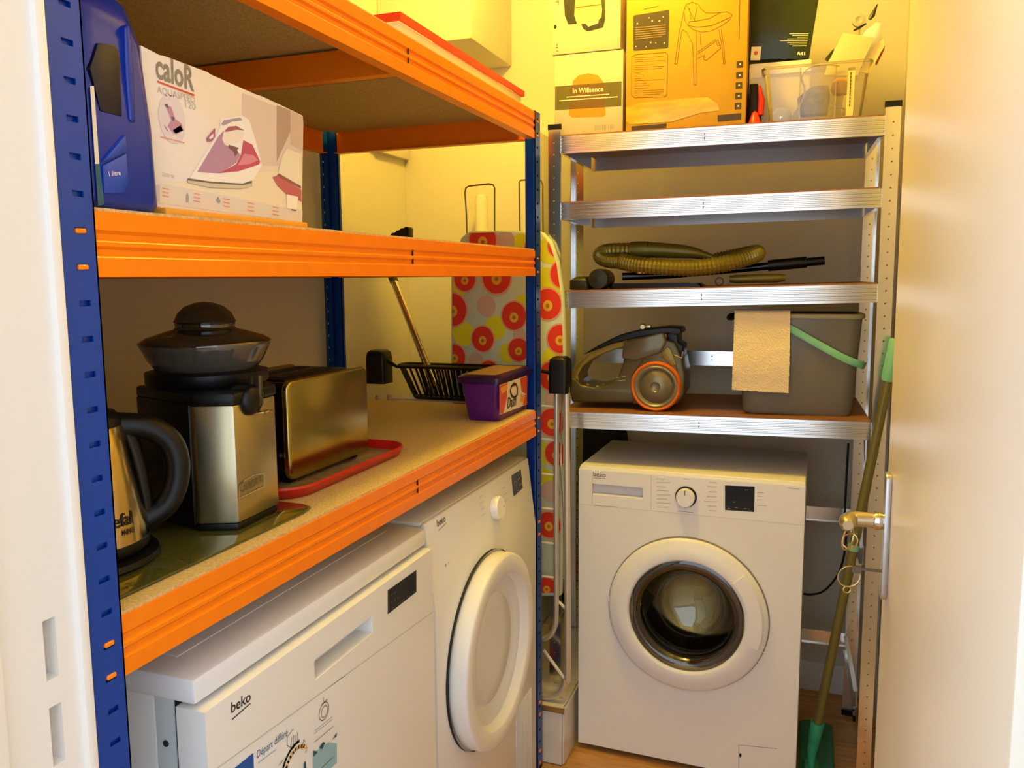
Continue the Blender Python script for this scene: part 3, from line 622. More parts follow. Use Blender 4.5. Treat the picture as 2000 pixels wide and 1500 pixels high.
chair_lines = [((1340, 625), (1385, 300), (1400, 250), (1430, 100), (1450, 45), (1510, 20), (1570, 45), (1600, 90), (1640, 125), (1740, 125), (1850, 115), (1900, 145), (1880, 190), (1800, 250), (1700, 300), (1600, 315), (1520, 290), (1470, 250), (1480, 210), (1560, 205), (1680, 180), (1780, 125)),
    ((1362, 625), (1405, 320), (1420, 290), (1460, 320), (1510, 420), (1520, 560), (1528, 830), (1545, 830), (1548, 560), (1550, 420), (1545, 300)), ((1430, 110), (1440, 200), (1470, 250)), ((1480, 80), (1500, 190)), ((1560, 70), (1530, 190)), ((1460, 60), (1540, 210)),
    ((1470, 250), (1560, 265), (1700, 250), (1880, 170)), ((1770, 290), (1800, 440), (1815, 625), (1832, 622), (1815, 430), (1790, 285)), ((1560, 530), (1760, 390), (1790, 470), (1650, 590), (1620, 580), (1630, 540), (1560, 575)), ((1590, 330), (1595, 440)), ((1740, 400), (1760, 450), (1790, 440)), ((1340, 625), (1362, 625)), ((1560, 510), (1740, 385))]
print_strokes('chair_drawing', F3, [pp(F3, l) for l in chair_lines], .0013, M_bline, yb)
print_polys('icon_squares', F3, [pp(F3, ((x-32, y-30), (x+32, y-34), (x+31, y+30), (x-33, y+34))) for x, y in ((1975, 630), (1972, 735), (1967, 835), (1963, 938), (1958, 1036))], M_bdark, yb)
print_polys('icon_marks', F3, [ell(*fpx(F3, *k3(x, y)), .0026, n=8) for x, y in ((1978, 627), (1974, 735), (1968, 833), (1965, 938), (1960, 1036))], mat('star_print', 'e9d493'), yb, off=.0008)
print_polys('bottom_bars', F3, [pp(F3, ((915, 1235), (1260, 1205), (1258, 1250), (918, 1275))), pp(F3, ((1757, 1125), (1990, 1105), (1988, 1170), (1760, 1190)))], M_bdark, yb)
print_strokes('side_line', F3, [pp(F3, ((1975, -20), (1968, 385))), pp(F3, ((905, 1180), (1450, 1145))), pp(F3, ((905, 1155), (1440, 1125))), pp(F3, ((1040, 90), (1180, 60)))], .0016, M_bline, yb)
print_polys('clear_tape', F3, [pp(F3, ((862, 1050), (1000, 1005), (1450, 960), (1660, 950), (1750, 1010), (1780, 1080), (1600, 1100), (1300, 1190), (900, 1215), (866, 1180)))], mat('glossy_tape', 'd0a224', .12, noise_s=18, noise_a=.22, stretch=(1, 1, 4)), yb, off=.001)
# dark green box standing in an open white carton behind the tub
Z1r = shz(0, .65)
wc = thing('open_carton', RM @ Vector((.62, .19, Z1r)), 'open white carton with a dark green box standing in it, behind clear tub', 'box', MTH)
q = MB(RM); a0, a1, bb0, bb1, zz1 = .525, .69, .125, .24, 1.915
q.box(a0, a1, bb0, bb0+.003, Z1r, zz1).box(a0, a1, bb1-.003, bb1, Z1r, zz1).box(a0, a0+.003, bb0, bb1, Z1r, zz1).box(a1-.003, a1, bb0, bb1, Z1r, zz1).box(a0, a1, bb0, bb1, Z1r, Z1r+.003); q.build('carton', M_card, wc)
MB(RM).add([(a0, bb0, zz1-.04), (a1, bb0, zz1-.03), (a1, bb0-.0025, zz1-.002), (a0, bb0-.0025, zz1-.012), (a0, bb0-.001, zz1-.042), (a1, bb0-.001, zz1-.032), (a1, bb0-.0035, zz1-.004), (a0, bb0-.0035, zz1-.014)], [(0, 1, 2, 3), (7, 6, 5, 4), (0, 4, 5, 1), (1, 5, 6, 2), (2, 6, 7, 3), (3, 7, 4, 0)]).build('flap', M_card, wc)
gb = thing('dark_green_box', RM @ Vector((.61, .17, 1.90)), 'dark green glossy box with small white print beside yellow carton', 'box', MTH)
GF = RM @ Matrix.Translation((0, .132, 0)) @ frame((0, 0, 0), (1, 0, 0), (0, 0, 1))
gp = [fpx(GF, *t) for t in ((1459, 117), (1580, 115), (1605, -40), (1468, -40))]
g = MB(RM); g.add([(a, .132, z) for a, z in gp]+[(a+.0, .215, z) for a, z in gp], [(0, 1, 2, 3), (7, 6, 5, 4), (0, 4, 5, 1), (1, 5, 6, 2), (2, 6, 7, 3), (3, 7, 4, 0)])
g.build('carton', mat('dark_green_card', '23300a', .3), gb, bevel=.002)
k4 = lambda X, Y: (1430+X/5, Y/5)
g4 = lambda pts: [fpx(GF, *k4(*t)) for t in pts]
print_strokes('small_text', GF, [g4(((x, 330+17*i), (745-i*3, 328+17*i))) for i, x in enumerate((560, 590, 640, 540, 470, 540, 560, 590))], .0017, mat('print_white', 'f6efd6'), gb)
print_polys('sticker', GF, [g4(((190, 458), (285, 455), (272, 588), (178, 588)))], mat('print_white', 'f6efd6'), gb)
print_polys('sticker_mark', GF, [ell(*fpx(GF, *k4(232, 520)), .0055, n=14)], mat('sticker_red', 'd0643a', .5), gb, off=.0008)
print_strokes('mark', GF, [g4(((638, 532), (650, 508), (664, 534))), g4(((690, 515), (676, 520), (690, 536))), g4(((708, 512), (708, 535)))], .003, mat('print_white', 'f6efd6'), gb)
# clear tub with odds and ends
tb0 = .040; ZT1 = shz(0, .7)
tub = thing('plastic_tub', RM @ Vector((.70, .12, ZT1)), 'clear plastic tub full of cables and small devices on top of metal rack', 'tub', MTH)
M_tub = clear_mat('clear_tub', 'f4f0dc', .05, .12, .13, 'f2ead0')
ta0, ta1 = .563, .840
tq = MB(RM).loft([(ZT1, .585, .818, .052, .108, .012), (ZT1+.1, .573, .83, .045, .114, .014), (1.878, ta0+.004, ta1-.004, .041, .118, .015)], cap1=False); tq.build('body', M_tub, tub)
rim = MB(RM); pr = rrect(ta0, ta1, .036, .122, .016); rim.tube([(a, b, 1.879) for a, b in pr], .0035, 8, closed=True); rim.build('rim', M_tub, tub)
for a in (.66, .75): MB(RM).box(a, a+.003, .0405, .046, ZT1+.004, 1.874).build('rib', M_tub, tub)
MB(RM).add([(.781, .0425, 1.865), (.799, .0425, 1.865), (.797, .047, ZT1+.01), (.779, .047, ZT1+.01), (.781, .0435, 1.865), (.799, .0435, 1.865), (.797, .048, ZT1+.01), (.779, .048, ZT1+.01)], [(3, 2, 1, 0), (4, 5, 6, 7), (0, 1, 5, 4), (2, 3, 7, 6)]).build('label_strip', mat('yellow_label', 'f4de86', .5), tub)
print_strokes('label_text', FR(.044), [[(.788, 1.852-.009*i), (.788, 1.846-.009*i)] for i in range(10)], .003, M_brown, tub, off=.0015)
ch = thing('charger', RM @ Vector((.605, .075, ZT1)), 'white rounded charger plug lying in the clear tub', 'charger', MTH)
MB(RM).lathe([(.001, .0), (.022, .003), (.028, .014), (.026, .03), (.016, .042), (.001, .046)], (.615, .078, ZT1+.004), n=20).build('body', M_whitepl, ch)
MB(RM).box(.612, .614, .045, .06, ZT1+.012, ZT1+.02).build('pin', M_chrome, ch)
def cable(name, pts, r, mt, label, F=RM):
    P = [Vector(p) for p in pts]; out = []
    for i in range(len(P)-1):
        p0, p1, p2, p3 = P[max(0, i-1)], P[i], P[i+1], P[min(len(P)-1, i+2)]
        for k in range(6):
            t = k/6; out.append(.5*((2*p1)+(p2-p0)*t+(2*p0-5*p1+4*p2-p3)*t*t+(3*p1-p0-3*p2+p3)*t**3))
    out.append(P[-1]); return MB(F).tube(out, r, 8).build(name, mt, None, label=label, cat='cable')
M_cord = mat('pale_cord', 'efe4bb', .5)
cable('cable', [R3(1490+60, 225, .07), R3(1563, 205, .06), R3(1572, 175, .056), R3(1565, 150, .055), R3(1580, 132, .056), R3(1610, 126, .06), R3(1640, 128, .07)], .0028, M_cord, 'pale white cable arching up inside the clear tub')
cable('cable', [R3(1570, 222, .08), R3(1600, 214, .07), R3(1640, 210, .075), R3(1660, 218, .09)], .0028, M_cord, 'pale white cable coiled at the bottom of clear tub')
bag = MB(RM); bag.loft([(ZT1+.022, .665, .735, .06, .10, .012), (ZT1+.07, .655, .74, .058, .104, .016), (ZT1+.10, .69, .735, .07, .10, .012)]); bag.build('pouch', mat('grey_pouch', 'a79a72', .7, noise_s=60, noise_a=.2), None, bevel=.003, label='grey crumpled pouch in the middle of the clear tub', cat='pouch')
MB(RM).lathe([(.001, 0), (.018, .003), (.026, .018), (.024, .034), (.012, .045), (.001, .047)], (.765, .08, ZT1+.07), n=20).build('ball', mat('orange_ball', 'f2b24a', .5), None, label='small orange ball near the label strip in the clear tub', cat='ball')
def slabq(name, quad, b, th, mt, label, cat, tilt=.02):
    """thin solid standing object whose front outline was read on depth b"""
    pts = [rp(u, v, b) for u, v in quad]; n = len(pts); zs = [z for _, z in pts]; z0, z1 = min(zs), max(zs)
    vs = [(a, b+tilt*(z-z0)/(z1-z0), z) for a, z in pts]+[(a, b+th+tilt*(z-z0)/(z1-z0), z) for a, z in pts]
    return MB(RM).add(vs, [tuple(range(n))[::-1], tuple(range(n, 2*n))]+[(i, (i+1) % n, n+(i+1) % n, n+i) for i in range(n)]).build(name, mt, None, bevel=.001, label=label, cat=cat)
slabq('booklet', [k4(*t) for t in ((900, 735), (945, 590), (1090, 300), (1400, 345), (1280, 600), (1230, 740))], .078, .008, mat('grey_paper', 'd9c999', .6), 'pale grey booklet leaning up out of the clear tub', 'booklet')
slabq('leaflet', [k4(*t) for t in ((1240, 700), (1400, 420), (1490, 360), (1500, 420), (1400, 610), (1340, 720))], .092, .006, mat('leaflet_paper', 'e8d49a', .6), 'cream dotted leaflet behind the booklet in clear tub', 'leaflet')
slabq('folder', [k4(*t) for t in ((1390, 590), (1480, 470), (1500, 400), (1495, 470), (1410, 640))], .104, .005, mat('brick_print', '9a3a12', .6), 'narrow brick red card behind the cream leaflet', 'card')
slabq('tablet', [k4(*t) for t in ((905, 570), (1000, 450), (990, 520), (930, 600))], .09, .006, mat('dark_card', '1d1609', .5), 'dark card edge beside the grey booklet', 'card')
dv = thing('handheld_device', RM @ Vector((.83, .17, Z1r)), 'white handheld device with red trigger and dark tip standing behind the booklet', 'device', MTH)
hd = [R3(1670, 130, .16), R3(1690, 95, .16), R3(1704, 70, .165), R3(1716, 48, .17)]
MB(RM).tube([(hd[0].x-.02, .15, Z1r)]+hd, [.016, .018, .022, .026, .010], 14).build('body', M_whitepl, dv, smooth=60)
MB(RM).tube([R3(1698, 38, .165), R3(1704, 30, .165), R3(1714, 8, .165)], [.004, .007, .0012], 8).build('tip', M_dark, dv)
MB(RM).tube([R3(1667, 60, .15), R3(1678, 54, .15), R3(1692, 46, .15)], [.002, .004, .002], 8).build('dark_edge', M_dark, dv)
MB(RM).add([R3(1697, 67, .141), R3(1710, 68, .141), R3(1706, 60, .141), R3(1697, 67, .147), R3(1710, 68, .147), R3(1706, 60, .147)], [(0, 1, 2), (5, 4, 3), (0, 3, 4, 1), (1, 4, 5, 2), (2, 5, 3, 0)]).build('trigger', M_red, dv)
cw = R3(1677, 41, .2); MB(RM).lathe([(.001, 0), (.018, 0), (.018, -.012), (.010, -.014), (.004, -.010), (.001, -.010)], (cw.x, .2, cw.z), 'y', 20).build('cap_disc', M_cream, dv)
MB(RM).tube([(cw.x, .205, Z1r), (cw.x, .205, cw.z)], .006, 8).build('stem', M_cream, dv)
tb_ = thing('toy_bag', RM @ Vector((.545, .07, Z1r)), 'black bag with red pointed end squeezed between yellow carton and clear tub', 'bag', MTH)
MB(RM).loft([(Z1r, .528, .562, .07, .118, .008), (Z1r+.06, .526, .560, .07, .118, .012), (Z1r+.12, .528, .55, .08, .11, .008)]).build('bag', mat('black_cloth', '120a10', .7), tb_)
MB(RM).lathe([(.018, 0), (.016, .012), (.008, .034), (.001, .040)], (.545, .052, Z1r), n=14, cap0=True).build('red_end', mat('bright_red', 'ee2c1c', .4), tb_)
MB(RM).tube([(.560, .062, Z1r+.03), (.562, .064, Z1r+.07), (.555, .068, Z1r+.11)], [.008, .009, .004], 10).build('red_strap', M_red, tb_)

# ================================================================== vacuum hose and wand on the third shelf
Z3 = shz(2, .3)
M_hose = mat('bronze_plastic', '857a34', .3, .5); M_hoseb = mat('dark_bronze', '2b270e', .35, .4)
hs = thing('vacuum_hose', RM @ Vector((.30, .13, Z3)), 'bronze ribbed vacuum hose with curved handle lying on third metal shelf', 'hose', MTH)
def curve(pts, n=10):
    P = [Vector(p) for p in pts]; out = []
    for i in range(len(P)-1):
        p0, p1, p2, p3 = P[max(0, i-1)], P[i], P[i+1], P[min(len(P)-1, i+2)]
        for k in range(n):
            t = k/n; out.append(.5*((2*p1)+(p2-p0)*t+(2*p0-5*p1+4*p2-p3)*t*t+(3*p1-p0-3*p2+p3)*t**3))
    out.append(P[-1]); return out
hp_ = curve([R3(1212, 510, .10), R3(1245, 517, .08), R3(1300, 522, .062), R3(1360, 523, .058), R3(1420, 514, .062), R3(1462, 502, .085), R3(1478, 495, .12), R3(1462, 497, .16), R3(1420, 505, .185), R3(1380, 514, .19)], 15)
MB(RM).tube(hp_, [.0255 if i % 2 else .0218 for i in range(len(hp_))], 14).build('ribbed_tube', M_hose, hs, smooth=0)
h2 = curve([R3(1214, 511, .10), R3(1190, 510, .115), R3(1174, 504, .13), R3(1172, 495, .14), R3(1190, 489, .14), R3(1235, 488, .13)], 12)
MB(RM).tube(h2, [.0220 if i % 2 else .0205 for i in range(len(h2))], 14).build('ribbed_tube', M_hose, hs, smooth=0)
h3 = curve([R3(1232, 488, .13), R3(1265, 488, .13), R3(1272, 488, .13), R3(1340, 492, .13), R3(1372, 498, .135), R3(1400, 507, .14)], 4)
MB(RM).tube(h3, [.0245, .025, .0255, .0255, .0255, .025, .0245, .024, .0235, .023, .022, .021, .0195, .017, .016, .015, .013, .012, .011, .010, .010][:len(h3)], 18).build('handle', mat('olive_plastic', '6c6424', .35, .3), hs, smooth=60)
wn = thing('vacuum_wand', RM @ Vector((.35, .10, Z3)), 'black vacuum wand with floor nozzle lying under the bronze hose', 'vacuum wand', MTH)
MB(RM).tube([R3(1215, 540, .11), R3(1300, 537, .13), R3(1430, 526, .15), R3(1540, 516, .16)], .0115, 14).build('tube', mat('dark_chrome', '3a3a3c', .18, 1), wn)
MB(RM).tube([R3(1500, 519, .158), R3(1575, 512, .165), R3(1576, 512, .165), R3(1610, 509, .168)], [.0165, .0165, .0125, .0125], 14).build('tube_end', M_black, wn, smooth=40)
MB(RM).tube([R3(1425, 545, .10), R3(1440, 545, .10), R3(1520, 543, .10), R3(1534, 543, .10)], [.010, .0125, .0125, .009], 14).build('crevice_tool', mat('olive_plastic', '6c6424'), wn)
cz = R3(1168, 533, .05); rr0 = cz.z-shz(2, cz.x)
MB(RM).lathe([(.001, -.02), (.029, -.018), (.031, -.012), (.031, .09), (.001, .092)], (cz.x, .065, shz(2, cz.x)+.0312), 'y', 28).build('nozzle_roller', M_hoseb, wn, smooth=50)
MB(RM).loft([(shz(2, 0)+.002, .012, .075, .06, .2, .01), (shz(2, 0)+.03, .012, .072, .06, .2, .012), (shz(2, 0)+.042, .03, .068, .07, .19, .012)]).build('nozzle_body', M_hoseb, wn, bevel=.002)
MB(RM).loft([(shz(2, .1)+.001, .13, .42, .09, .2, .01), (shz(2, .1)+.018, .13, .40, .09, .2, .012)]).build('nozzle_plate', M_black, wn)
MB(RM).tube([R3(1246, 533, .07), R3(1272, 532, .07)], .003, 8).build('release_pin', M_chrome, wn)
rc = R3(1405, 547, .07); q = MB(RM); q.tube([(rc.x+.011*math.cos(t*math.pi/10), .075, shz(2, rc.x)+.014+.011*math.sin(t*math.pi/10)) for t in range(20)], .0022, 8, closed=True); q.build('ring_clip', mat('grey_ring', '4a4a44', .4), wn)

# ================================================================== vacuum cleaner on the fourth shelf
Z4 = shz(3, .2)
vc = thing('vacuum_cleaner', RM @ Vector((.19, .13, Z4)), 'bronze and black cylinder vacuum cleaner with orange rimmed wheels on fourth metal shelf', 'vacuum cleaner', MTH)
vb = .060
lowp = [rp(u, v, vb) for u, v in ((1116, 786), (1112, 765), (1113, 742), (1122, 738), (1135, 752), (1160, 757), (1188, 752), (1207, 735), (1216, 710), (1222, 685), (1250, 676), (1300, 664), (1318, 668), (1332, 700), (1338, 735), (1336, 770), (1325, 788))]
def side(poly, b0, b1, name, mt, parent, bev=.006):
    return MB(RM).prism([(a, z) for a, z in poly], b0, b1, 'y').build(name, mt, parent, bevel=bev, seg=3, smooth=50)
M_vbody = mat('vacuum_bronze', '5a5336', .32, .35, noise_s=8, noise_a=.05); M_vtop = mat('vacuum_olive', '8d7a2c', .33, .3)
bd = side(lowp, .062, .222, 'body', M_vbody, vc)
side([rp(u, v, vb) for u, v in ((1214, 700), (1218, 668), (1295, 648), (1303, 668), (1290, 690), (1240, 706))], .056, .228, 'dust_canister', mat('canister_smoke', '6a624a', .2, .3), vc)
side([rp(u, v, vb) for u, v in ((1290, 690), (1303, 676), (1311, 682), (1322, 712), (1312, 716), (1296, 700))], .056, .22, 'shoulder', M_vtop, vc, .003)
arch = [(1112, 760), (1112, 735), (1122, 712), (1150, 689), (1195, 671), (1250, 659), (1302, 652)]
inn = [(1300, 664), (1250, 671), (1200, 683), (1160, 699), (1137, 716), (1127, 735), (1130, 752)]
side([rp(u, v, vb) for u, v in arch+inn], .072, .21, 'carry_arch', M_vtop, vc, .005)
topc = [(1135, 694), (1165, 676), (1205, 656), (1250, 645), (1300, 640), (1327, 642), (1330, 652), (1318, 655), (1302, 652), (1250, 659), (1195, 671), (1150, 689)]
side([rp(u, v, vb) for u, v in topc], .078, .204, 'top_cover', M_black, vc, .004)
side([rp(u, v, vb) for u, v in ((1300, 650), (1322, 652), (1322, 670), (1333, 676), (1331, 700), (1318, 700), (1304, 672))], .08, .2, 'rear_latch', M_black, vc, .003)
q = R3(1325, 690, .07); MB(RM).tube([R3(1316, 693, .062), R3(1331, 699, .062), R3(1333, 686, .062)], .0025, 8).build('latch_wire', M_chrome, vc)
kb = R3(1256, 638, .1); MB(RM).lathe([(.007, -.012), (.010, -.006), (.010, .004), (.004, .008)], (kb.x, .1, kb.z), 'y', 18, cap0=True, cap1=True).build('release_button', mat('pale_gold', 'd8cc9c', .25, .6), vc)
MB(RM).box(kb.x+.006, kb.x+.024, .095, .115, kb.z-.004, kb.z+.005).build('button_arm', mat('pale_gold', 'd8cc9c'), vc, bevel=.002)
wc3 = R3(1281, 750, .045); WR = .0745
def wheel(c, b, s, dark=False):
    cc = (c.x, b, shz(3, c.x)+WR+.0005)
    w_ = MB(RM).lathe([(.0635, .0), (.0655, -.006*s), (.070, -.008*s), (WR, -.003*s), (WR, .028*s), (.066, .030*s)], cc, 'y', 48).build('wheel', mat('orange_rubber', 'd4691c', .45), vc, smooth=50)
    MB(RM).lathe([(.0655, -.003*s), (.059, -.007*s), (.055, -.004*s)], cc, 'y', 48).build('wheel_ring', mat('wheel_grey', '8d8878', .35, .4), w_, smooth=50)
    MB(RM).lathe([(.056, -.002*s), (.050, .002*s), (.040, -.004*s), (.028, -.009*s), (.015, -.011*s), (.012, -.008*s), (.001, -.008*s)], cc, 'y', 48).build('wheel_disc', mat('wheel_bronze', '7c745c', .3, .45), w_, smooth=50)
wheel(wc3, .042, 1)
wheel(R3(1300, 745, .235), .243, -1)
side([rp(u, v, vb) for u, v in ((1235, 790), (1232, 730), (1255, 700), (1290, 695), (1320, 705), (1330, 740), (1325, 790))], .060, .235, 'wheel_arch', M_vbody, vc, .006)
print_strokes('model_print', FR(.0615), [[rp(1202, 738, .0615), rp(1222, 735, .0615)], [rp(1203, 744, .0615), rp(1222, 742, .0615)], [rp(1146, 750, .0615), rp(1150, 750.5, .0615)], [rp(1165, 754, .0615), rp(1170, 754, .0615)], [rp(1178, 750, .0615), rp(1180, 750, .0615)]], .0016, mat('silver_print', 'd8cfa4'), bd, off=.0008)

# ================================================================== bucket with green handle and cloth
bk = thing('mop_bucket', RM @ Vector((.68, .13, shz(3, .68))), 'grey rectangular bucket with light green handle on fourth metal shelf', 'bucket', MTH)
Z4b = shz(3, .68)+.001
M_bk = mat('grey_bucket', '77746a', .3)
bb = .045
bq = MB(RM).loft([(Z4b, .536, .822, bb+.012, .215, .03), (Z4b+.008, .532, .828, bb+.008, .22, .034), (1.196, .512, .846, bb, .23, .038), (1.196, .517, .841, bb+.005, .225, .034), (Z4b+.012, .538, .822, bb+.014, .212, .03)], cap0=True, cap1=True); bq.build('body', M_bk, bk, smooth=50)
rim = MB(RM); rim.prism([(a, b) for a, b in rrect(.505, .853, bb-.006, .236, .042, 6)], 1.196, 1.210); ro = rim.build('rim', mat('bucket_rim', 'a79f78', .35), bk, bevel=.003)
mi = MB(RM).prism([(a, b) for a, b in rrect(.520, .838, bb+.008, .222, .032, 6)], 1.2101, 1.2104).build('opening_shade', mat('bucket_inside_shade', '3d3a30', .5), bk)  # flat sheet on the rim, the shade of the inside put into its colour
MB(RM).tube([(.505, .13, 1.203), (.490, .12, 1.200), (.488, .09, 1.196), (.500, .06, 1.194)], [.006, .008, .009, .004], 10).build('spout', M_black, bk)
M_green = mat('mint_green_plastic', '7fc79b', .38)
hpts = curve([R3(1490, 618, .036), R3(1540, 640, .034), R3(1590, 668, .033), R3(1645, 698, .034), R3(1680, 712, .045), R3(1690, 714, .075), R3(1694, 705, .13)], 8)
q = MB(RM)
for p_ in hpts:
    for du, dv in ((-.0, .0095), (.002, .0), (0, -.0095), (-.002, 0)): q.v.append((p_.x+dv*.35, p_.y+du*1.5, p_.z+dv))
nh = len(hpts)
for i in range(nh-1):
    for j in range(4): q.f.append((i*4+j, i*4+(j+1) % 4, i*4+4+(j+1) % 4, i*4+4+j))
q.f += [(3, 2, 1, 0), tuple((nh-1)*4+j for j in range(4))]
q.build('handle', M_green, bk, smooth=50)
# folded towelling cloth over the rim
M_cloth = mat('cream_towelling', 'f6e2b4', .95, bump=.9, bump_s=240, sheen=.4)
cq = MB(RM); nu, nv = 26, 46
path = []
for j in range(nv+1):
    t = j/nv
    if t < .12: path.append((.085-.055*t/.12, 1.2145))
    elif t < .2: s_ = (t-.12)/.08*math.pi/2; path.append((.030-.007*math.sin(s_), 1.2145-.008*(1-math.cos(s_))))
    else: path.append((.023+.003*math.sin((t-.2)*9), 1.206-.214*(t-.2)/.8))
for k in (0, 1):
    for j in range(nv+1):
        for i in range(nu+1):
            u = i/nu; b, z = path[j]; a = .506+.148*u
            w = .0016*noise.noise(Vector((u*6, j*.25, 3)))+.001*noise.noise(Vector((u*30, j*1.1, 9)))
            e = .0018*noise.noise(Vector((u*25, j*.8, 1))) if i in (0, nu) or j == nv else 0
            lean = .003*(j/nv)*(1 if i > nu/2 else -1)
            dpt = -.005 if k == 0 else 0
            tt = min(1, max(0, (j/nv-.12)/.08))
            cq.v.append((a+e+lean, b+dpt*tt+w, z+(.005*(1-tt) if k == 0 else 0)+(w if tt < 1 else 0)+e+(-.004*u if j == nv else 0)))
st = (nu+1)*(nv+1)
for j in range(nv):
    for i in range(nu):
        p_ = j*(nu+1)+i; cq.f.append((p_, p_+1, p_+nu+2, p_+nu+1)); cq.f.append((st+p_+nu+1, st+p_+nu+2, st+p_+1, st+p_))
for i in range(nu):
    cq.f.append((i, st+i, st+i+1, i+1)); p_ = nv*(nu+1)+i; cq.f.append((p_, p_+1, st+p_+1, st+p_))
for j in range(nv):
    p_ = j*(nu+1); cq.f.append((p_, p_+nu+1, st+p_+nu+1, st+p_)); p_ += nu; cq.f.append((p_, st+p_, st+p_+nu+1, p_+nu+1))
cq.build('cleaning_cloth', M_cloth, None, label='cream towelling cloth hung over the rim of the grey bucket', cat='cloth')
# ================================================================== mop and cord on the right
mp = thing('flat_mop', (.05, 2.24, 0), 'flat mop with grey pole, mint grip and green foot leaning at right post', 'mop')
P0 = px(1597, 1412, y=2.15); P1 = px(1734, 742, y=2.078); dpl = (P1-P0).normalized()
MB().tube([P0-dpl*.01, P1+dpl*.02], .0115, 16).build('pole', mat('olive_pole', '76703a', .35, .4), mp)
P2 = P1+dpl*.098
MB().tube([P1-dpl*.002, P1+dpl*.004, P2-dpl*.004, P2], [.0135, .0150, .0145, .012], 18).build('grip', M_green, mp, smooth=50)
Pc = P0+dpl*.50; MB().tube([Pc-dpl*.008, Pc+dpl*.008], .0130, 16).build('clip_band', M_green, mp)
M_teal = mat('teal_green_plastic', '2f9f7a', .4)
hb = P0-dpl*.085
MB().tube([hb, P0-dpl*.05, P0-dpl*.048, P0-dpl*.002, P0+dpl*.002], [.0125, .0140, .0155, .0170, .0165], 18).build('socket', M_teal, mp, smooth=50)
hx, hy = hb.x, hb.y
MB().loft([(.0, .014, .104, hy-.10, hy+.27, .02), (.012, .014, .104, hy-.10, hy+.27, .02), (.016, .020, .098, hy-.094, hy+.264, .018)]).build('foot_plate', mat('green_plate', '1f7a4c', .45), mp)
MB().loft([(.016, hx-.022, hx+.022, hy-.09, hy+.05, .008), (.030, hx-.016, hx+.016, hy-.08, hy+.035, .008)]).build('foot_hinge', mat('green_hinge', '3a9a62', .4), mp, bevel=.001)
MB().tube([(hx, hy, .022), hb], [.008, .011], 12).build('joint', M_teal, mp)
cable('power_cord', [RM @ Vector(q) for q in (R3(1657, 866, .40), R3(1652, 960, .40), R3(1650, 1010, .39), R3(1652, 1060, .37), R3(1640, 1115, .39), R3(1612, 1152, .41), R3(1585, 1161, .425), R3(1560, 1158, .43))], .0032, M_rubber, 'black power cord hanging behind the washing machine by right back post', I4)

# ================================================================== ironing board in the back left corner
IBY = 2.062
ib = thing('ironing_board', (-.82, IBY+.02, .164), 'ironing board in mint cover with red poppies standing upright behind racks', 'ironing board')
FI = frame((0, IBY, 0), (1, 0, 0), (0, 0, 1))
outl = [fpx(FI, *q) for q in ((884, 1165), (1096, 1165), (1104, 900), (1104, 760), (1103, 660), (1099, 570), (1090, 510), (1076, 472), (1058, 452), (985, 450), (915, 452), (900, 463), (889, 492), (880, 545), (880, 720), (882, 900))]
MB(FI).prism(outl, -.024, 0).build('cover', mat('mint_cotton', 'cfd8b8', .85, noise_s=60, noise_a=.03), ib, bevel=.006, smooth=50)
ins = [(a*(1) , b) for a, b in outl]
cxm = sum(a for a, b in outl)/len(outl); czm = sum(b for a, b in outl)/len(outl)
ins = [(cxm+(a-cxm)*.965, czm+(b-czm)*.985) for a, b in outl]
def spots(name, lst, mt, off, k=1):
    P = []
    for u, v, r in lst:
        c = fpx(FI, u, v); rr = r*k*2.20/FPX
        P.append(clip_poly(ell(c[0], c[1], rr, rr*1.08, 24), ins))
    print_polys(name, FI, P, mt, ib, off=off)
reds = [(943, 470, 28), (908, 545, 22), (970, 542, 29), (884, 605, 30), (1004, 617, 25), (943, 662, 23), (1013, 683, 21), (888, 697, 23), (955, 728, 22), (1070, 594, 27), (1099, 535, 24), (1094, 662, 25), (1078, 735, 26), (1000, 760, 24), (905, 800, 24), (1078, 825, 25), (1086, 886, 22), (960, 850, 24), (1072, 1025, 24), (1068, 1148, 20), (1090, 480, 20), (1040, 485, 16), (930, 960, 24), (1010, 930, 24)]
spots('yellow_dots', [(1018, 480, 22), (905, 652, 23), (968, 640, 22), (1020, 598, 20), (992, 690, 18), (1070, 560, 34), (1073, 488, 24), (1085, 705, 28), (1058, 885, 22), (895, 560, 20), (1062, 935, 20), (915, 750, 20)], mat('poppy_yellow', 'ece21c', .85), .0004)
spots('pink_dots', [(950, 598, 20), (988, 470, 18), (1015, 655, 14), (1080, 780, 18), (930, 705, 16), (1075, 960, 20)], mat('poppy_pink', 'd9b49a', .85), .0005)
spots('poppy_edges', reds, mat('poppy_edge', 'f0a37c', .85), .0007, 1.12)
spots('poppies', reds, mat('poppy_red', 'e8391a', .85), .0009)
spots('poppy_hearts', [(u, v+3, r*.36) for u, v, r in reds], mat('poppy_heart', 'f0b62e', .85), .0012)
spots('poppy_stamens', [(u, v+3, r*.14) for u, v, r in reds], mat('poppy_stamen', 'c76a1c', .85), .0015)
ibz = min(b for a, b in outl)
ibx0, ibx1 = min(a for a, b in outl)+.06, max(a for a, b in outl)-.10
for xx in (ibx0, ibx1):
    MB().tube([(xx, IBY+.034, .172), (xx, IBY+.034, 1.25)], .008, 10).build('leg', M_chrome, ib)
MB().tube([(ibx0, IBY+.034, .1725), (ibx1, IBY+.034, .1725)], .008, 10).build('foot_bar', M_black, ib)
MB().box(ibx0-.02, ibx1+.02, IBY+.022, IBY+.030, .9, 1.3).build('under_mesh', M_zinc, ib)
def wire(pts, y): return [px(u, v, y=y) for u, v in pts]
M_wire = mat('olive_wire', '7d6d24', .4, .6)
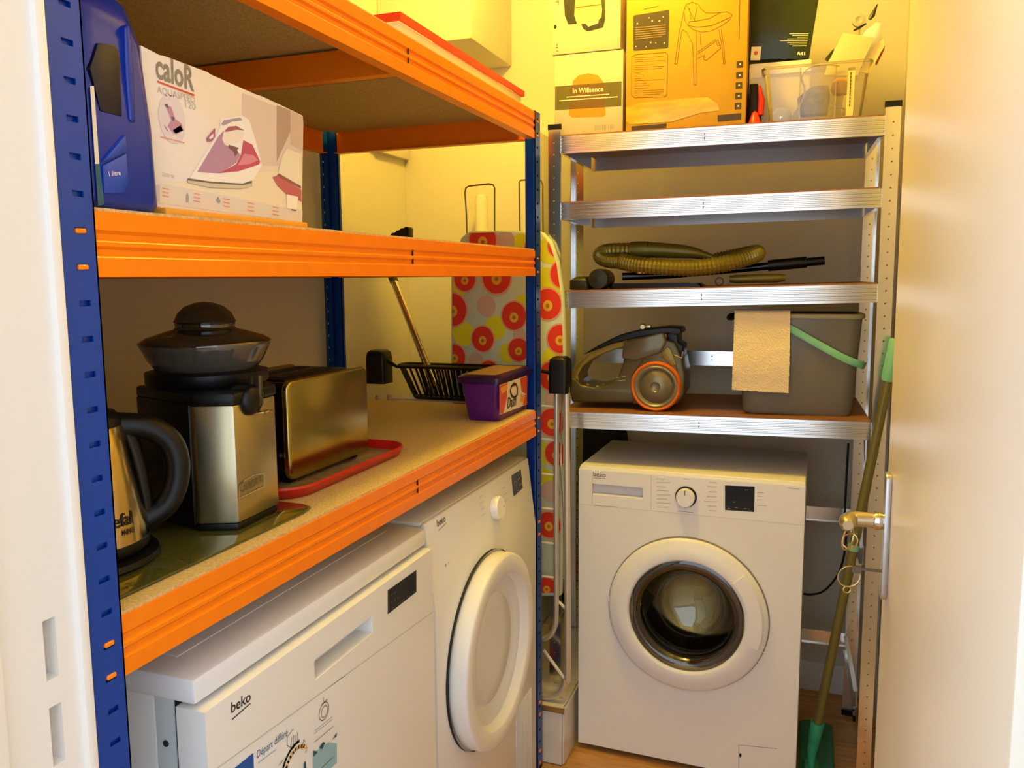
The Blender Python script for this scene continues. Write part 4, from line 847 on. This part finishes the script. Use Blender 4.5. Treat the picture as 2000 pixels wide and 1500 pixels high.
MB().tube(wire(((912, 470), (911, 420), (908, 376), (910, 367), (916, 363.5), (955, 359), (963, 361), (966, 367), (966, 470)), IBY+.012), .0022, 8).build('wire_rest', M_wire, ib)
MB().tube(wire(((1016, 470), (1015, 420), (1014, 356), (1017, 352), (1050, 350), (1057, 353), (1060, 362), (1061, 470)), IBY+.012), .0022, 8).build('wire_rest', M_wire, ib)
wt = px(940, 380, y=2.39); wb_ = px(942, 480, y=2.39)
MB().lathe([(.020, .1655), (.020, wt.z-.02), (.017, wt.z-.004), (.006, wt.z)], (wt.x, 2.39, 0), n=20, cap0=True, cap1=True).build('plastic_roll', mat('milky_plastic', 'f3ecd0', .4), None, label='tall narrow white roll standing behind the ironing board wire rest', cat='roll')

# ================================================================== black bag shape added to keep the gap beside the washing machine dark
dbg = thing('gap_filler', (-.62, 2.57, .2), 'black bag-shaped filler added to darken gap left of washing machine', 'bag')
MB().loft([(.185, -.74, -.55, 2.53, 2.63, .03), (.23, -.76, -.53, 2.525, 2.64, .035), (.60, -.755, -.535, 2.525, 2.64, .03), (.80, -.74, -.55, 2.53, 2.635, .02), (.83, -.73, -.56, 2.54, 2.63, .015)]).build('bag', mat('gap_black', '0a0a0b', .85, bump=.4, bump_s=60), dbg, smooth=60)
MB().tube(curve([(-.68, 2.585, .825), (-.675, 2.585, .85), (-.645, 2.585, .858), (-.615, 2.585, .85), (-.61, 2.585, .825)], 5), .005, 8).build('handle', mat('gap_black', '0a0a0b'), dbg)

# ================================================================== folded clothes airer
AY = 2.012
M_tube = mat('satin_tube', 'd9d2c0', .28, .55)
ai = thing('clothes_airer', (-.9, AY, .164), 'folded chrome clothes airer with black corner joints behind the blue rack', 'clothes airer')
def ap(u, v, y=AY): return px(u, v, y=y)
xl_ = ap(740, 715).x
out_r = [ap(1101, 755), ap(1104, 900), ap(1107, 1100), ap(1109, 1290)]
rb = out_r[-1].x
out_r = [(rb-.004, AY, out_r[0].z), (rb-.002, AY, .7), (rb, AY, .28), (rb-.006, AY, .225), (rb-.025, AY, .190), (rb-.055, AY, .1745), (rb-.1, AY, .1735)]
LX = xl_-.004
frame_l = [(LX+.1, AY, .1735), (LX+.055, AY, .1745), (LX+.025, AY, .190), (LX+.006, AY, .225), (LX, AY, .28), (LX, AY, .99)]
MB().tube(curve(out_r, 5)+curve(frame_l, 5), .0088, 12).build('outer_frame', M_tube, ai, smooth=60)
MB().tube([(rb-.075, AY, .1738), (LX+.075, AY, .1738)], .0095, 12).build('foot_sleeve', M_black, ai)
ri = ap(1086, 900, AY+.02).x
fi = [(ri+.002, AY+.02, 1.03), (ri, AY+.02, .7), (ri, AY+.02, .42), (ri-.006, AY+.02, .365), (ri-.026, AY+.02, .335), (ri-.06, AY+.02, .325)]
fl2 = [(LX+.085, AY+.02, .325), (LX+.05, AY+.02, .335), (LX+.03, AY+.02, .365), (LX+.024, AY+.02, .42), (LX+.024, AY+.02, .99)]
MB().tube(curve(fi, 5)+curve(fl2, 5), .0075, 12).build('inner_frame', M_tube, ai, smooth=60)
for v in (793, 858, 926, 993, 1060, 1126):
    z = ap(1070, v, AY+.02).z
    MB().tube([(ri, AY+.02, z-.001), (LX+.024, AY+.02, z)], .0032, 8).build('rung', mat('white_rung', 'e6e0d2', .35), ai)
MB().tube([ap(1098, 770, AY+.03), ap(1095, 900, AY+.03), ap(1100, 1000, AY+.03), ap(1102, 1130, AY+.03)], .0022, 8).build('side_wire', M_chrome, ai)
MB().tube([ap(1062, 1270, AY+.03), ap(1103, 1326, AY+.012)], .0045, 8).build('brace', mat('white_rung', 'e6e0d2'), ai)
MB().tube([ap(1086, 1170, AY+.03), ap(1104, 1188, AY+.012)], .0040, 8).build('brace', mat('white_rung', 'e6e0d2'), ai)
for u0, u1, v0, v1 in ((1076, 1112, 697, 766), (723, 757, 684, 747)):
    a, b = ap(u0, v1), ap(u1, v0)
    MB().loft([(a.z, a.x, b.x, AY-.026, AY+.032, .008), (b.z-.022, a.x, b.x, AY-.026, AY+.032, .008), (b.z-.006, a.x+.002, b.x-.002, AY-.024, AY+.03, .010), (b.z, a.x+.010, b.x-.010, AY-.018, AY+.024, .008)]).build('corner_joint', M_black, ai, smooth=50)
MB().tube([ap(u, v, 1.992) for u, v in ((757, 705), (775, 716), (900, 720), (1060, 725), (1078, 728))], [.007, .0045, .0045, .0045, .0065], 10).build('top_bar', M_black, ai)
# ================================================================== black basket hanging behind the rack, broom standing in it
bs = thing('slatted_basket', (px(900, 780, y=2.03).x, 2.03, .99), 'black slatted plastic basket hanging from the airer behind lower shelf', 'basket')
ta, tbx = px(774, 714, y=2.0).x, px(1040, 722, y=2.0).x; zt_ = px(850, 717, y=2.0).z; zb_ = px(850, 779, y=2.0).z
y0_, y1_ = 2.002, 2.058
top = rrect(ta, tbx, y0_, y1_, .022, 4); botm = rrect(ta+.045, tbx-.03, y0_+.008, y1_-.008, .018, 4)
MB().tube([(a, b, zt_) for a, b in top], .0055, 8, closed=True).build('rim', M_black, bs)
MB().tube([(a, b, zb_) for a, b in botm], .004, 8, closed=True).build('bottom_ring', M_black, bs)
MB().prism(botm, zb_-.003, zb_).build('bottom', M_black, bs)
def lerp2(t, A, B): return (A[0]+(B[0]-A[0])*t, A[1]+(B[1]-A[1])*t)
for i in range(19):
    t = (i+.5)/19
    for yy, yb2 in ((y0_, y0_+.008), (y1_, y1_-.008)):
        a = ta+.03+(tbx-ta-.06)*t; b = ta+.065+(tbx-ta-.115)*t
        MB().tube([(a, yy, zt_), (b, yb2, zb_)], .0036, 6).build('slat', M_black, bs)
for i in range(3):
    t = (i+.5)/3
    for xt, xb in ((ta, ta+.045), (tbx, tbx-.03)):
        MB().tube([(xt, y0_+.012+(y1_-y0_-.024)*t, zt_), (xb, y0_+.014+(y1_-y0_-.028)*t, zb_)], .0036, 6).build('slat', M_black, bs)
br = thing('broom', (px(850, 765, y=2.03).x, 2.03, zb_), 'broom with chrome handle and black brush head standing upside down in basket', 'broom')
q0, q1 = px(851, 756, y=2.03), px(766, 540, y=2.12); dq = (q1-q0).normalized()
MB().tube([q0, q1], .0108, 14).build('handle', M_chrome, br)
MB().tube([q1-dq*.02, q1+dq*.02, q1+dq*.075], [.0125, .0135, .0115], 14).build('socket', mat('dark_grey_plastic', '4a4a48', .4), br)
FBm = frame((0, 2.12, 0), (1, 0, 0), (0, 0, 1))
MB(FBm).prism([fpx(FBm, *t) for t in ((735, 490), (742, 472), (755, 462), (762, 459), (765, 455), (771, 454), (774, 450), (780, 449), (782, 446), (789, 445), (790, 443), (796, 443), (798, 448), (797, 480), (792, 500), (750, 505))], -.03, .0).build('brush_head', M_black, br, bevel=.002)
# ================================================================== things on the blue rack
# ---- flat box with red rim on top
rb_ = thing('red_rimmed_box', (-.85, 1.7, ZT), 'long flat cream box with red rim on top of the blue rack', 'box')
MB().box(-.99, -.7035, 1.354, 2.012, ZT, 1.774).build('box', mat('ivory_card', 'efe6cc', .6), rb_, bevel=.002)
rm = MB(); rm.box(-.997, -.697, 1.347, 1.353, 1.774, 1.788).box(-.997, -.697, 2.013, 2.019, 1.774, 1.788).box(-.997, -.991, 1.353, 2.013, 1.774, 1.788).box(-.703, -.697, 1.353, 2.013, 1.774, 1.788)
rm.build('rim', mat('red_lacquer', 'd42a10', .4), rb_)
# ---- blue jug on the middle shelf
jg = thing('blue_jug', (-.76, .66, ZM), 'blue plastic fluid jug with moulded handle beside the iron carton', 'jug')
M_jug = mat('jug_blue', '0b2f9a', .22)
MB().loft([(ZM, -.845, -.668, .618, .708, .014), (ZM+.01, -.850, -.661, .613, .7135, .018), (ZM+.09, -.850, -.661, .613, .711, .018), (1.560, -.848, -.664, .614, .707, .022), (1.600, -.842, -.674, .618, .702, .026), (1.628, -.82, -.71, .63, .688, .028), (1.64, -.80, -.735, .64, .678, .018)]).build('body', M_jug, jg, smooth=60)
MB().lathe([(.020, 1.638), (.020, 1.650), (.018, 1.6525)], (-.77, .659, 0), n=20, cap0=True, cap1=True).build('cap', M_black, jg)
FJ2 = FX(-.6605)
j = lambda pts: [fpx(FJ2, *t) for t in pts]
k1 = lambda X, Y: (X/2.857, Y/2.857)
jj = lambda pts: [fpx(FJ2, *k1(*t)) for t in pts]
MB(FJ2).prism(jj(((545, 240), (640, 250), (665, 300), (680, 650), (560, 620), (500, 380)))[::-1], -.012, .0006).build('handle_hollow_shade', mat('jug_shade', '050b2c', .3), jg, bevel=.001)  # panel on the surface, the hollow's shade painted as dark blue
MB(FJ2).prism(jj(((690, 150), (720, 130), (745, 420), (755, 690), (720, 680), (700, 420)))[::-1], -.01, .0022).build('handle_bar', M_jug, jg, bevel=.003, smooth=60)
MB(FJ2).prism(jj(((560, 905), (690, 752), (700, 850), (600, 890)))[::-1], -.01, .003).build('moulded_rib', mat('jug_blue_lit', '1746b8', .22), jg, bevel=.0012)  # ribs in a lighter copy of the jug blue, highlight put into the colour
MB(FJ2).prism(jj(((565, 925), (700, 855), (712, 1020), (690, 1080), (575, 1080)))[::-1], -.01, .002).build('moulded_rib', mat('jug_blue_lit', '1746b8'), jg, bevel=.0012)
lettering('1 litre', FJ2, fpx(FJ2, *k1(600, 985)), fpx(FJ2, *k1(665, 978)), mat('print_white', 'f6efd6'), jg, 1, off=.0024)
print_polys('label_white', FJ2, [jj(((500, 480), (522, 480), (552, 915), (528, 915)))], M_card, jg, off=.0006)
print_polys('label_teal', FJ2, [jj(((528, 920), (555, 920), (580, 1140), (545, 1150)))], mat('label_teal', '1a5a78', .4), jg, off=.0006)
# ---- orange envelope and the steam iron carton
MB().prism([(-.668, .722), (-.672, 1.0), (-.80, 1.0), (-.80, .722)], ZM, ZM+.010).build('padded_envelope', mat('envelope_orange', 'eaa23a', .6, noise_s=30, noise_a=.1), None, bevel=.002, label='orange padded envelope lying flat under the steam iron carton', cat='envelope')
XI = -.680; FB = FX(XI)
zb0 = ZM+.0105
ic = thing('iron_carton', (XI-.07, .86, zb0), 'white and pink steam iron carton with purple iron picture on middle shelf', 'box')
tp = [fpx(FB, *t) for t in ((275, 88), (312, 107), (322, 109), (405, 140), (412, 145), (500, 184), (510, 187), (560, 210), (568, 214), (592, 226), (593, 240))]
poly = [(fpx(FB, 297, 400)[0], zb0), (fpx(FB, 590, 440)[0], zb0)] + tp[::-1]
MB(FB).prism(poly, -.135, 0).build('carton', mat('iron_carton_card', 'efe4de', .45), ic, bevel=.001)
k8 = lambda X, Y: (250+X/3.948, 80+Y/3.948)
c8 = lambda pts: [fpx(FB, *k8(*t)) for t in pts]
D = lambda nm, polys, col, off: print_polys(nm, FB, [c8(t) for t in polys], mat('ink_'+col, col, .45), ic, off=off)
D('backdrop', [((880, 400), (1345, 585), (1345, 860), (1150, 960), (880, 960))], 'dccbc8', .0003)
D('backdrop', [((1145, 495), (1250, 535), (1250, 700), (1145, 930))], 'b29a94', .0005)
D('backdrop', [((1250, 535), (1348, 585), (1345, 850), (1250, 800))], 'cdb8b0', .0005)
D('table_print', [((400, 1090), (1130, 1000), (1340, 1150), (1340, 1330), (200, 1090))], 'ece0cc', .0004)
D('footer_print', [((195, 1085), (1345, 1310), (1340, 1400), (195, 1245))], 'ded6d6', .0005)
D('iron_shell', [((470, 1062), (700, 690), (715, 600), (880, 575), (930, 610), (985, 780), (1030, 960), (955, 1085), (880, 1112), (640, 1112))], 'f4f0f2', .0007)
D('iron_body', [((528, 1012), (690, 740), (735, 690), (722, 760), (740, 800), (830, 832), (860, 880), (830, 940), (705, 1022))], 'b48cb4', .0009)
D('iron_tank', [((702, 1020), (830, 950), (868, 870), (885, 765), (955, 800), (1015, 930), (1008, 952), (850, 1005))], 'c0527c', .0009)
D('iron_tank_shine', [((840, 960), (890, 870), (960, 880), (1000, 920), (930, 950))], 'd98aa0', .0011)
D('iron_sole', [((455, 1058), (640, 1085), (880, 1100), (952, 1076), (948, 1120), (860, 1142), (620, 1132), (452, 1092))], '6d655c', .0010)
D('iron_sole_face', [((455, 1075), (640, 1098), (880, 1112), (945, 1096), (942, 1124), (860, 1140), (620, 1130), (454, 1092))], 'cfc6ba', .0012)
D('iron_handle', [((715, 640), (735, 612), (860, 590), (880, 612), (800, 622), (730, 655))], 'a79cb4', .0009)
D('iron_handle_inner', [((735, 700), (770, 662), (830, 655), (895, 690), (830, 685), (760, 700))], 'a05a78', .0009)
D('iron_handle_gap', [((735, 705), (830, 690), (890, 705), (880, 760), (830, 790), (740, 790), (722, 750))], 'f0e4e4', .0010)
D('iron_nozzle', [((600, 750), (640, 700), (668, 670), (665, 740), (640, 775), (605, 778))], 'b0608a', .0010)
D('iron_nozzle_shine', [((615, 750), (640, 722), (655, 715), (650, 745), (630, 758))], 'f2e6ec', .0012)
D('iron_ornament', [((770, 800), (850, 825), (835, 840), (845, 860), (820, 890), (810, 850), (770, 825))], '7a5468', .0012)
D('second_iron', [((1110, 1050), (1150, 1035), (1335, 1150), (1335, 1240), (1230, 1195), (1150, 1120))], 'bf6470', .0007)
D('second_iron_top', [((1150, 1035), (1185, 890), (1220, 830), (1330, 870), (1335, 1135))], 'ece4d4', .0008)
D('second_iron_line', [((1145, 1035), (1160, 1022), (1330, 1120), (1330, 1140))], '9c5a5e', .0010)
D('white_tag', [((1218, 1182), (1305, 1202), (1297, 1305), (1222, 1290))], 'f7f0e8', .0012)
D('white_tag_foot', [((1255, 1296), (1300, 1302), (1285, 1312), (1255, 1304))], '7d7468', .0012)
print_polys('inset_round', FB, [ell(*fpx(FB, *k8(338, 600)), .0205, .0270, 28)], mat('ink_e2d6e2', 'e2d6e2', .45), ic, off=.0006)
D('inset_picture', [((280, 490), (330, 510), (360, 600), (410, 640), (425, 690), (350, 720), (300, 660), (330, 610)), ((340, 690), (400, 650), (420, 690), (370, 722))], 'c08cb0', .0008)
D('inset_picture_dark', [((275, 490), (300, 488), (310, 520), (290, 510)), ((330, 580), (355, 590), (350, 620), (335, 610)), ((270, 640), (310, 700), (290, 680))], '6a5a78', .0010)
lettering('caloR', FB, fpx(FB, *k8(212, 278)), fpx(FB, *k8(508, 386)), mat('ink_8c8676', '8c8676', .45), ic, 1.45, bold=.022)
D('red_rule', [((222, 305), (508, 412), (508, 426), (222, 318))], 'd84a38', .0008)
lettering('AQUASPEED', FB, fpx(FB, *k8(222, 398)), fpx(FB, *k8(515, 480)), mat('ink_cfc6bc', 'c4bab0', .45), ic, 1.0)
lettering('120', FB, fpx(FB, *k8(440, 512)), fpx(FB, *k8(520, 532)), mat('ink_cfc6bc', 'c4bab0'), ic, .8)
lettering('2200 W', FB, fpx(FB, *k8(262, 1040)), fpx(FB, *k8(355, 1060)), mat('ink_cfc6bc', 'c4bab0'), ic, 1.0)
lines = [((250, 740), (430, 785))]
for x in (262, 505, 730, 920, 1110):
    for i in range(3): lines.append(((x, 1135+i*28+(x-262)*.17), (x+48, 1145+i*28+(x-262)*.17)))
print_strokes('footer_text', FB, [c8(l) for l in lines], .0012, mat('ink_e79a7c', 'e79a7c', .5), ic, off=.0009)
D('footer_icons', [((210, 1110), (240, 1110), (240, 1240), (210, 1235))], 'c4bccc', .0009)
D('footer_icons', [((445, 1190), (455, 1170), (465, 1200), (462, 1245), (445, 1245)), ((670, 1230), (690, 1200), (710, 1235), (700, 1255))], '9ca2ac', .0009)

# ---- glass mat, kettle, citrus press
GZ = ZL+.004
MB().prism([(-.668, .620), (-.666, .955), (-.672, .982), (-.69, .990), (-.95, .998), (-.95, .620)], ZL, GZ).build('glass_mat', mat('green_glass', '4c4a1c', .06, coat=.8, noise_s=30, noise_a=.12), None, bevel=.0012, label='green tinted glass board under kettle and citrus press', cat='glass board')
kt = thing('electric_kettle', (-.80, .69, GZ), 'steel kettle with black handle and base half hidden behind blue post', 'kettle')
kcx, kcy = -.80, .69
MB().lathe([(.088, GZ), (.092, GZ+.004), (.090, GZ+.010), (.084, GZ+.012)], (kcx, kcy, 0), n=40, cap0=True, cap1=True).build('power_base', M_black, kt, smooth=50)
MB().lathe([(.076, GZ+.013), (.0805, GZ+.018), (.0815, GZ+.027), (.0800, GZ+.030)], (kcx, kcy, 0), n=40, cap0=True, cap1=True).build('base_ring', M_black, kt, smooth=50)
kprof = [(.0805, 1.017), (.0792, 1.035), (.0770, 1.057), (.0735, 1.085), (.068, 1.115), (.0615, 1.140), (.056, 1.153)]
MB().lathe(kprof, (kcx, kcy, 0), n=48).build('body', mat('kettle_steel', 'd6c08a', .16, 1), kt, smooth=60)
MB().lathe([(.058, 1.150), (.058, 1.158), (.050, 1.166), (.02, 1.171), (.001, 1.172)], (kcx, kcy, 0), n=40, cap0=True).build('lid', M_black, kt, smooth=60)
kd = Vector((.62, .78, 0)); ko = Vector((kcx, kcy, 0))
MB().tube(curve([ko+kd*s+Vector((0, 0, z)) for s, z in ((.036, 1.148), (.060, 1.146), (.088, 1.140), (.110, 1.120), (.117, 1.092), (.112, 1.062), (.098, 1.040), (.074, 1.028))], 4), .0155, 14).build('handle', M_black, kt, smooth=60)
MB().tube(curve([ko+kd*s+Vector((0, 0, z)) for s, z in ((.054, 1.155), (.066, 1.12), (.073, 1.08), (.077, 1.03))], 4), .012, 12).build('handle_spine', M_black, kt, smooth=60)
def kwrap(s, th0, w, z0, mt, hs=1):
    tv, tf = text_mesh(s, .012); q = MB()
    for x, y in tv:
        z = z0+y*w*hs; r = .0735+(1.085-z)*.118+.0012; t = th0+x*w/r; q.v.append((kcx+r*math.cos(t), kcy+r*math.sin(t), z))
    q.f = tf; q.build('lettering', mt, kt, smooth=0, weld=False)
sp = px(258, 988, y=.665); th_ = math.atan2(-.22, 1)
kwrap('Tefal', math.radians(-21), .040, 1.041, M_dark, 1.0)
kwrap('MINI', math.radians(-4), .016, 1.030, M_dark, 1.1)
cp = thing('citrus_press', (-.79, .92, GZ), 'steel and black electric citrus press with smoked domed lid', 'citrus press')
Aj, Bj, Dj, Ej, Gj, Hj = (-.742, .829), (-.694, .850), (-.700, .945), (-.745, .980), (-.862, .980), (-.874, .872)
def shrink(P, k, c=(-.785, .925)): return [(c[0]+(a-c[0])*k, c[1]+(b-c[1])*k) for a, b in P]
BP = [Aj, Bj, Dj, Ej, Gj, Hj]
MB().prism(shrink(BP, .97), GZ, GZ+.010).build('base', M_black, cp, bevel=.003)
MB().prism(BP, GZ+.010, 1.156).build('body', M_steel, cp, bevel=.004, smooth=30)
n_s = Vector((-(Aj[1]-Hj[1]), Aj[0]-Hj[0], 0)).normalized()*-1
sd = Vector((Aj[0]-Hj[0], Aj[1]-Hj[1], 0)).normalized(); nn = Vector((sd.y, -sd.x, 0)); 
if nn.y > 0: nn = -nn
q = MB(); a_, b_ = Vector((*Hj, 0))+sd*.0, Vector((*Aj, 0))-sd*.006
q.add([p_+nn*k+Vector((0, 0, z)) for k in (-.002, .0025) for p_, z in ((a_, GZ+.008), (b_, GZ+.008), (b_, 1.157), (a_, 1.157))], [(0, 1, 2, 3), (7, 6, 5, 4), (0, 4, 5, 1), (1, 5, 6, 2), (2, 6, 7, 3), (3, 7, 4, 0)]); q.build('side_panel', M_black, cp, bevel=.001)
MB().prism(shrink(BP, 1.03), 1.156, 1.172).build('collar', M_black, cp, bevel=.004)
jc = (-.80, .928, 0)
MB().lathe([(.078, 1.170), (.083, 1.176), (.083, 1.190), (.066, 1.194)], jc, n=40).build('upper_collar', M_black, cp, smooth=50)
M_smoke = clear_mat('smoked_plastic', '8d8070', .10, .06, .2, '5a4c40')
M_milk = clear_mat('grey_translucent', '8a847a', .08, .12, .45, '6f6a62')
MB().lathe([(.058, 1.186), (.066, 1.190), (.078, 1.206), (.0865, 1.224), (.0885, 1.228), (.0885, 1.231)], jc, n=48).build('juice_bowl', M_milk, cp, smooth=60)
MB().lathe([(.0895, 1.229), (.0895, 1.232), (.080, 1.238), (.055, 1.246), (.043, 1.249), (.040, 1.252), (.041, 1.258), (.0425, 1.260), (.041, 1.262), (.036, 1.272), (.026, 1.281), (.012, 1.286), (.001, 1.287)], jc, n=48).build('domed_lid', M_smoke, cp, smooth=60)
MB().lathe([(.036, 1.232), (.034, 1.250), (.026, 1.262), (.012, 1.270), (.001, 1.272)], jc, n=24).build('reamer', mat('black_reamer', '1a1410', .25), cp, smooth=60)
spo = px(497, 788, x=-.688)
MB().lathe([(.020, -.715), (.020, -.692), (.016, -.686), (.006, -.684)], (0, spo.y, 1.158), 'x', 24, cap1=True).build('spout', M_black, cp, smooth=50)
MB().box(-.690, -.675, spo.y+.006, spo.y+.022, 1.139, 1.143).build('drip_stop', mat('kettle_steel', 'd6c08a'), cp, bevel=.001)
MB().box(-.70, -.684, spo.y+.006, spo.y+.016, 1.15, 1.19).build('lever', clear_mat('smoked_plastic', '6e665c'), cp, bevel=.002)
FS = frame((Bj[0], Bj[1], 0), (Dj[0]-Bj[0], Dj[1]-Bj[1], 0), (0, 0, 1))
pq = [fpx(FS, *t) for t in ((466, 975), (468, 948), (490, 928), (514, 922), (515, 950), (468, 975))]
mbp = MB(FS); stroke(mbp, [fpx(FS, *t) for t in ((466, 973), (467, 948), (478, 937), (495, 928), (515, 924), (515, 950))], .0012, .0012, True); mbp.build('badge_frame', mat('badge_line', 'e3d6a8', .3, .8), cp, smooth=0, weld=False)
lettering('Cuisinart', FS, fpx(FS, 469, 963), fpx(FS, 513, 940), mat('badge_dark', '7d6c3c', .4, .5), cp, 1.35, off=.0012)
# ---- red tray with toaster
tr = thing('serving_tray', (-.88, 1.18, ZL), 'red rimmed serving tray under the toaster on lower shelf', 'tray')
tx0, tx1, ty0, ty1 = -1.02, -.722, 1.006, 1.372
MB().prism(rrect(tx0, tx1, ty0, ty1, .045, 8), ZL, ZL+.004).build('tray_floor', mat('tray_pattern', '8c7a58', .3, noise_s=50, noise_a=.35), tr)
def ringloft(secs, seg=8):
    q = MB(); n = 4*(seg+1)
    for z, g in secs: q.v += [(a, b, z) for a, b in rrect(tx0-g, tx1+g, ty0-g, ty1+g, .045+g, seg)]
    m_ = len(secs)
    for i in range(m_):
        for k in range(n): q.f.append((i*n+k, i*n+(k+1) % n, ((i+1) % m_)*n+(k+1) % n, ((i+1) % m_)*n+k))
    return q
ringloft([(ZL, -.002), (ZL+.004, .002), (ZL+.018, .008), (ZL+.0195, .011), (ZL+.016, .013), (ZL+.001, .004)]).build('rim', M_red, tr, smooth=60)
to = thing('toaster', (-.85, 1.185, ZL+.004), 'long slot steel toaster with black top standing on red tray', 'toaster')
tX, tY0, tY1, tZ0, tZ1 = -.768, 1.068, 1.318, ZL+.012, 1.157
MB().prism(rrect(tY0, tY1, tZ0, tZ1, .016, 5), tX-.012, tX, 'x').build('side_panel', mat('toaster_steel', 'bfae6c', .22, 1, noise_s=10, noise_a=.04, stretch=(1, 1, 20)), to, bevel=.004, seg=3, smooth=50)
MB().prism(rrect(tY0, tY1, tZ0, tZ1, .016, 5), tX-.165, tX-.153, 'x').build('side_panel', mat('toaster_steel', 'bfae6c'), to, bevel=.004, seg=3, smooth=50)
MB().prism(rrect(tY0+.006, tY1-.006, tZ0+.006, tZ1-.004, .014, 5), tX-.153, tX-.012, 'x').build('end_shell', mat('dark_chrome', '6a6a6c', .2, 1), to, smooth=40)
MB().box(tX-.14, tX-.025, tY0+.03, tY1-.03, tZ1-.006, tZ1-.001).build('top_plate', M_black, to, bevel=.001)
for xx in (tX-.065, tX-.115): MB().box(xx, xx+.02, tY0+.045, tY1-.045, tZ1-.0012, tZ1+.0006).build('bread_slot', M_rubber, to)
MB().box(tX-.10, tX-.07, tY0+.003, tY0+.0065, tZ0+.03, tZ1-.04).build('lever_track', M_black, to)
MB().lathe([(.004, 0), (.004, -.012), (.0085, -.013), (.0085, -.020), (.006, -.022)], (tX-.040, tY0+.008, 1.028), 'y', 18, cap1=True).build('browning_knob', M_chrome, to)
MB().box(tX-.10, tX-.07, tY0-.012, tY0+.004, 1.10, 1.112).build('lever', M_black, to, bevel=.002)
for xx in (tX-.145, tX-.035):
    for yy in (tY0+.02, tY1-.035): MB().box(xx, xx+.02, yy, yy+.015, ZL+.004, ZL+.013).build('foot', M_black, to)
# ---- laundry capsule tub
dt = thing('capsule_tub', (-.705, 1.84, ZL), 'purple laundry capsule tub with printed label at far end of lower shelf', 'tub')
M_pur = mat('purple_plastic', '5a1170', .3)
dz1 = px(970, 745, x=-.66).z
MB().loft([(ZL, -.748, -.670, 1.742, 1.938, .014), (ZL+.01, -.750, -.667, 1.738, 1.941, .016), (dz1-.008, -.762, -.660, 1.728, 1.95, .016)]).build('tub', M_pur, dt, smooth=50)
MB().loft([(dz1-.010, -.768, -.656, 1.722, 1.955, .016), (dz1+.004, -.768, -.656, 1.722, 1.955, .016), (dz1+.010, -.760, -.664, 1.730, 1.947, .016)]).build('lid', mat('dark_purple', '33103a', .3), dt, smooth=50)
MB().prism(rrect(-.750, -.675, 1.742, 1.935, .01), dz1+.0095, dz1+.011).build('lid_label', mat('lid_label', 'd9b45c', .4), dt)
FDs = frame((-.6595, 0, ZL), (0, 1, 0), (.007, 0, dz1-ZL))
lq = [fpx(FDs, *t) for t in ((974, 810), (1028, 790), (1028, 733), (974, 752))]
lb = print_polys('label', FDs, [lq], mat('label_cream', 'efe0c8', .45), dt, off=.0015)
print_polys('label_flowers', FDs, [[fpx(FDs, *t) for t in p_] for p_ in (((974, 753), (990, 747), (988, 780), (982, 806), (974, 809)), ((1014, 739), (1028, 734), (1028, 770), (1018, 765)), ((1022, 772), (1028, 770), (1028, 790), (1020, 792)))], mat('label_red', 'd8502c', .5), lb, off=.0020)
print_polys('label_flowers', FDs, [[fpx(FDs, *t) for t in p_] for p_ in (((976, 757), (990, 750), (988, 762), (978, 770)), ((1016, 770), (1024, 774), (1020, 786), (1014, 784)))], mat('label_orange', 'f0a030', .5), lb, off=.0023)
print_strokes('label_swirl', FDs, [[fpx(FDs, *t) for t in ((1003, 748), (997, 755), (995, 764), (998, 773), (1004, 777), (1009, 770), (1009, 758), (1006, 750), (1001, 752))]], .006, mat('label_dark', '4c2418', .5), lb, off=.0023)
lettering('Dash', FDs, fpx(FDs, 989, 798), fpx(FDs, 1006, 791), mat('label_ink', '2c1a12', .5), lb, 1.25, off=.0023, bold=.015)
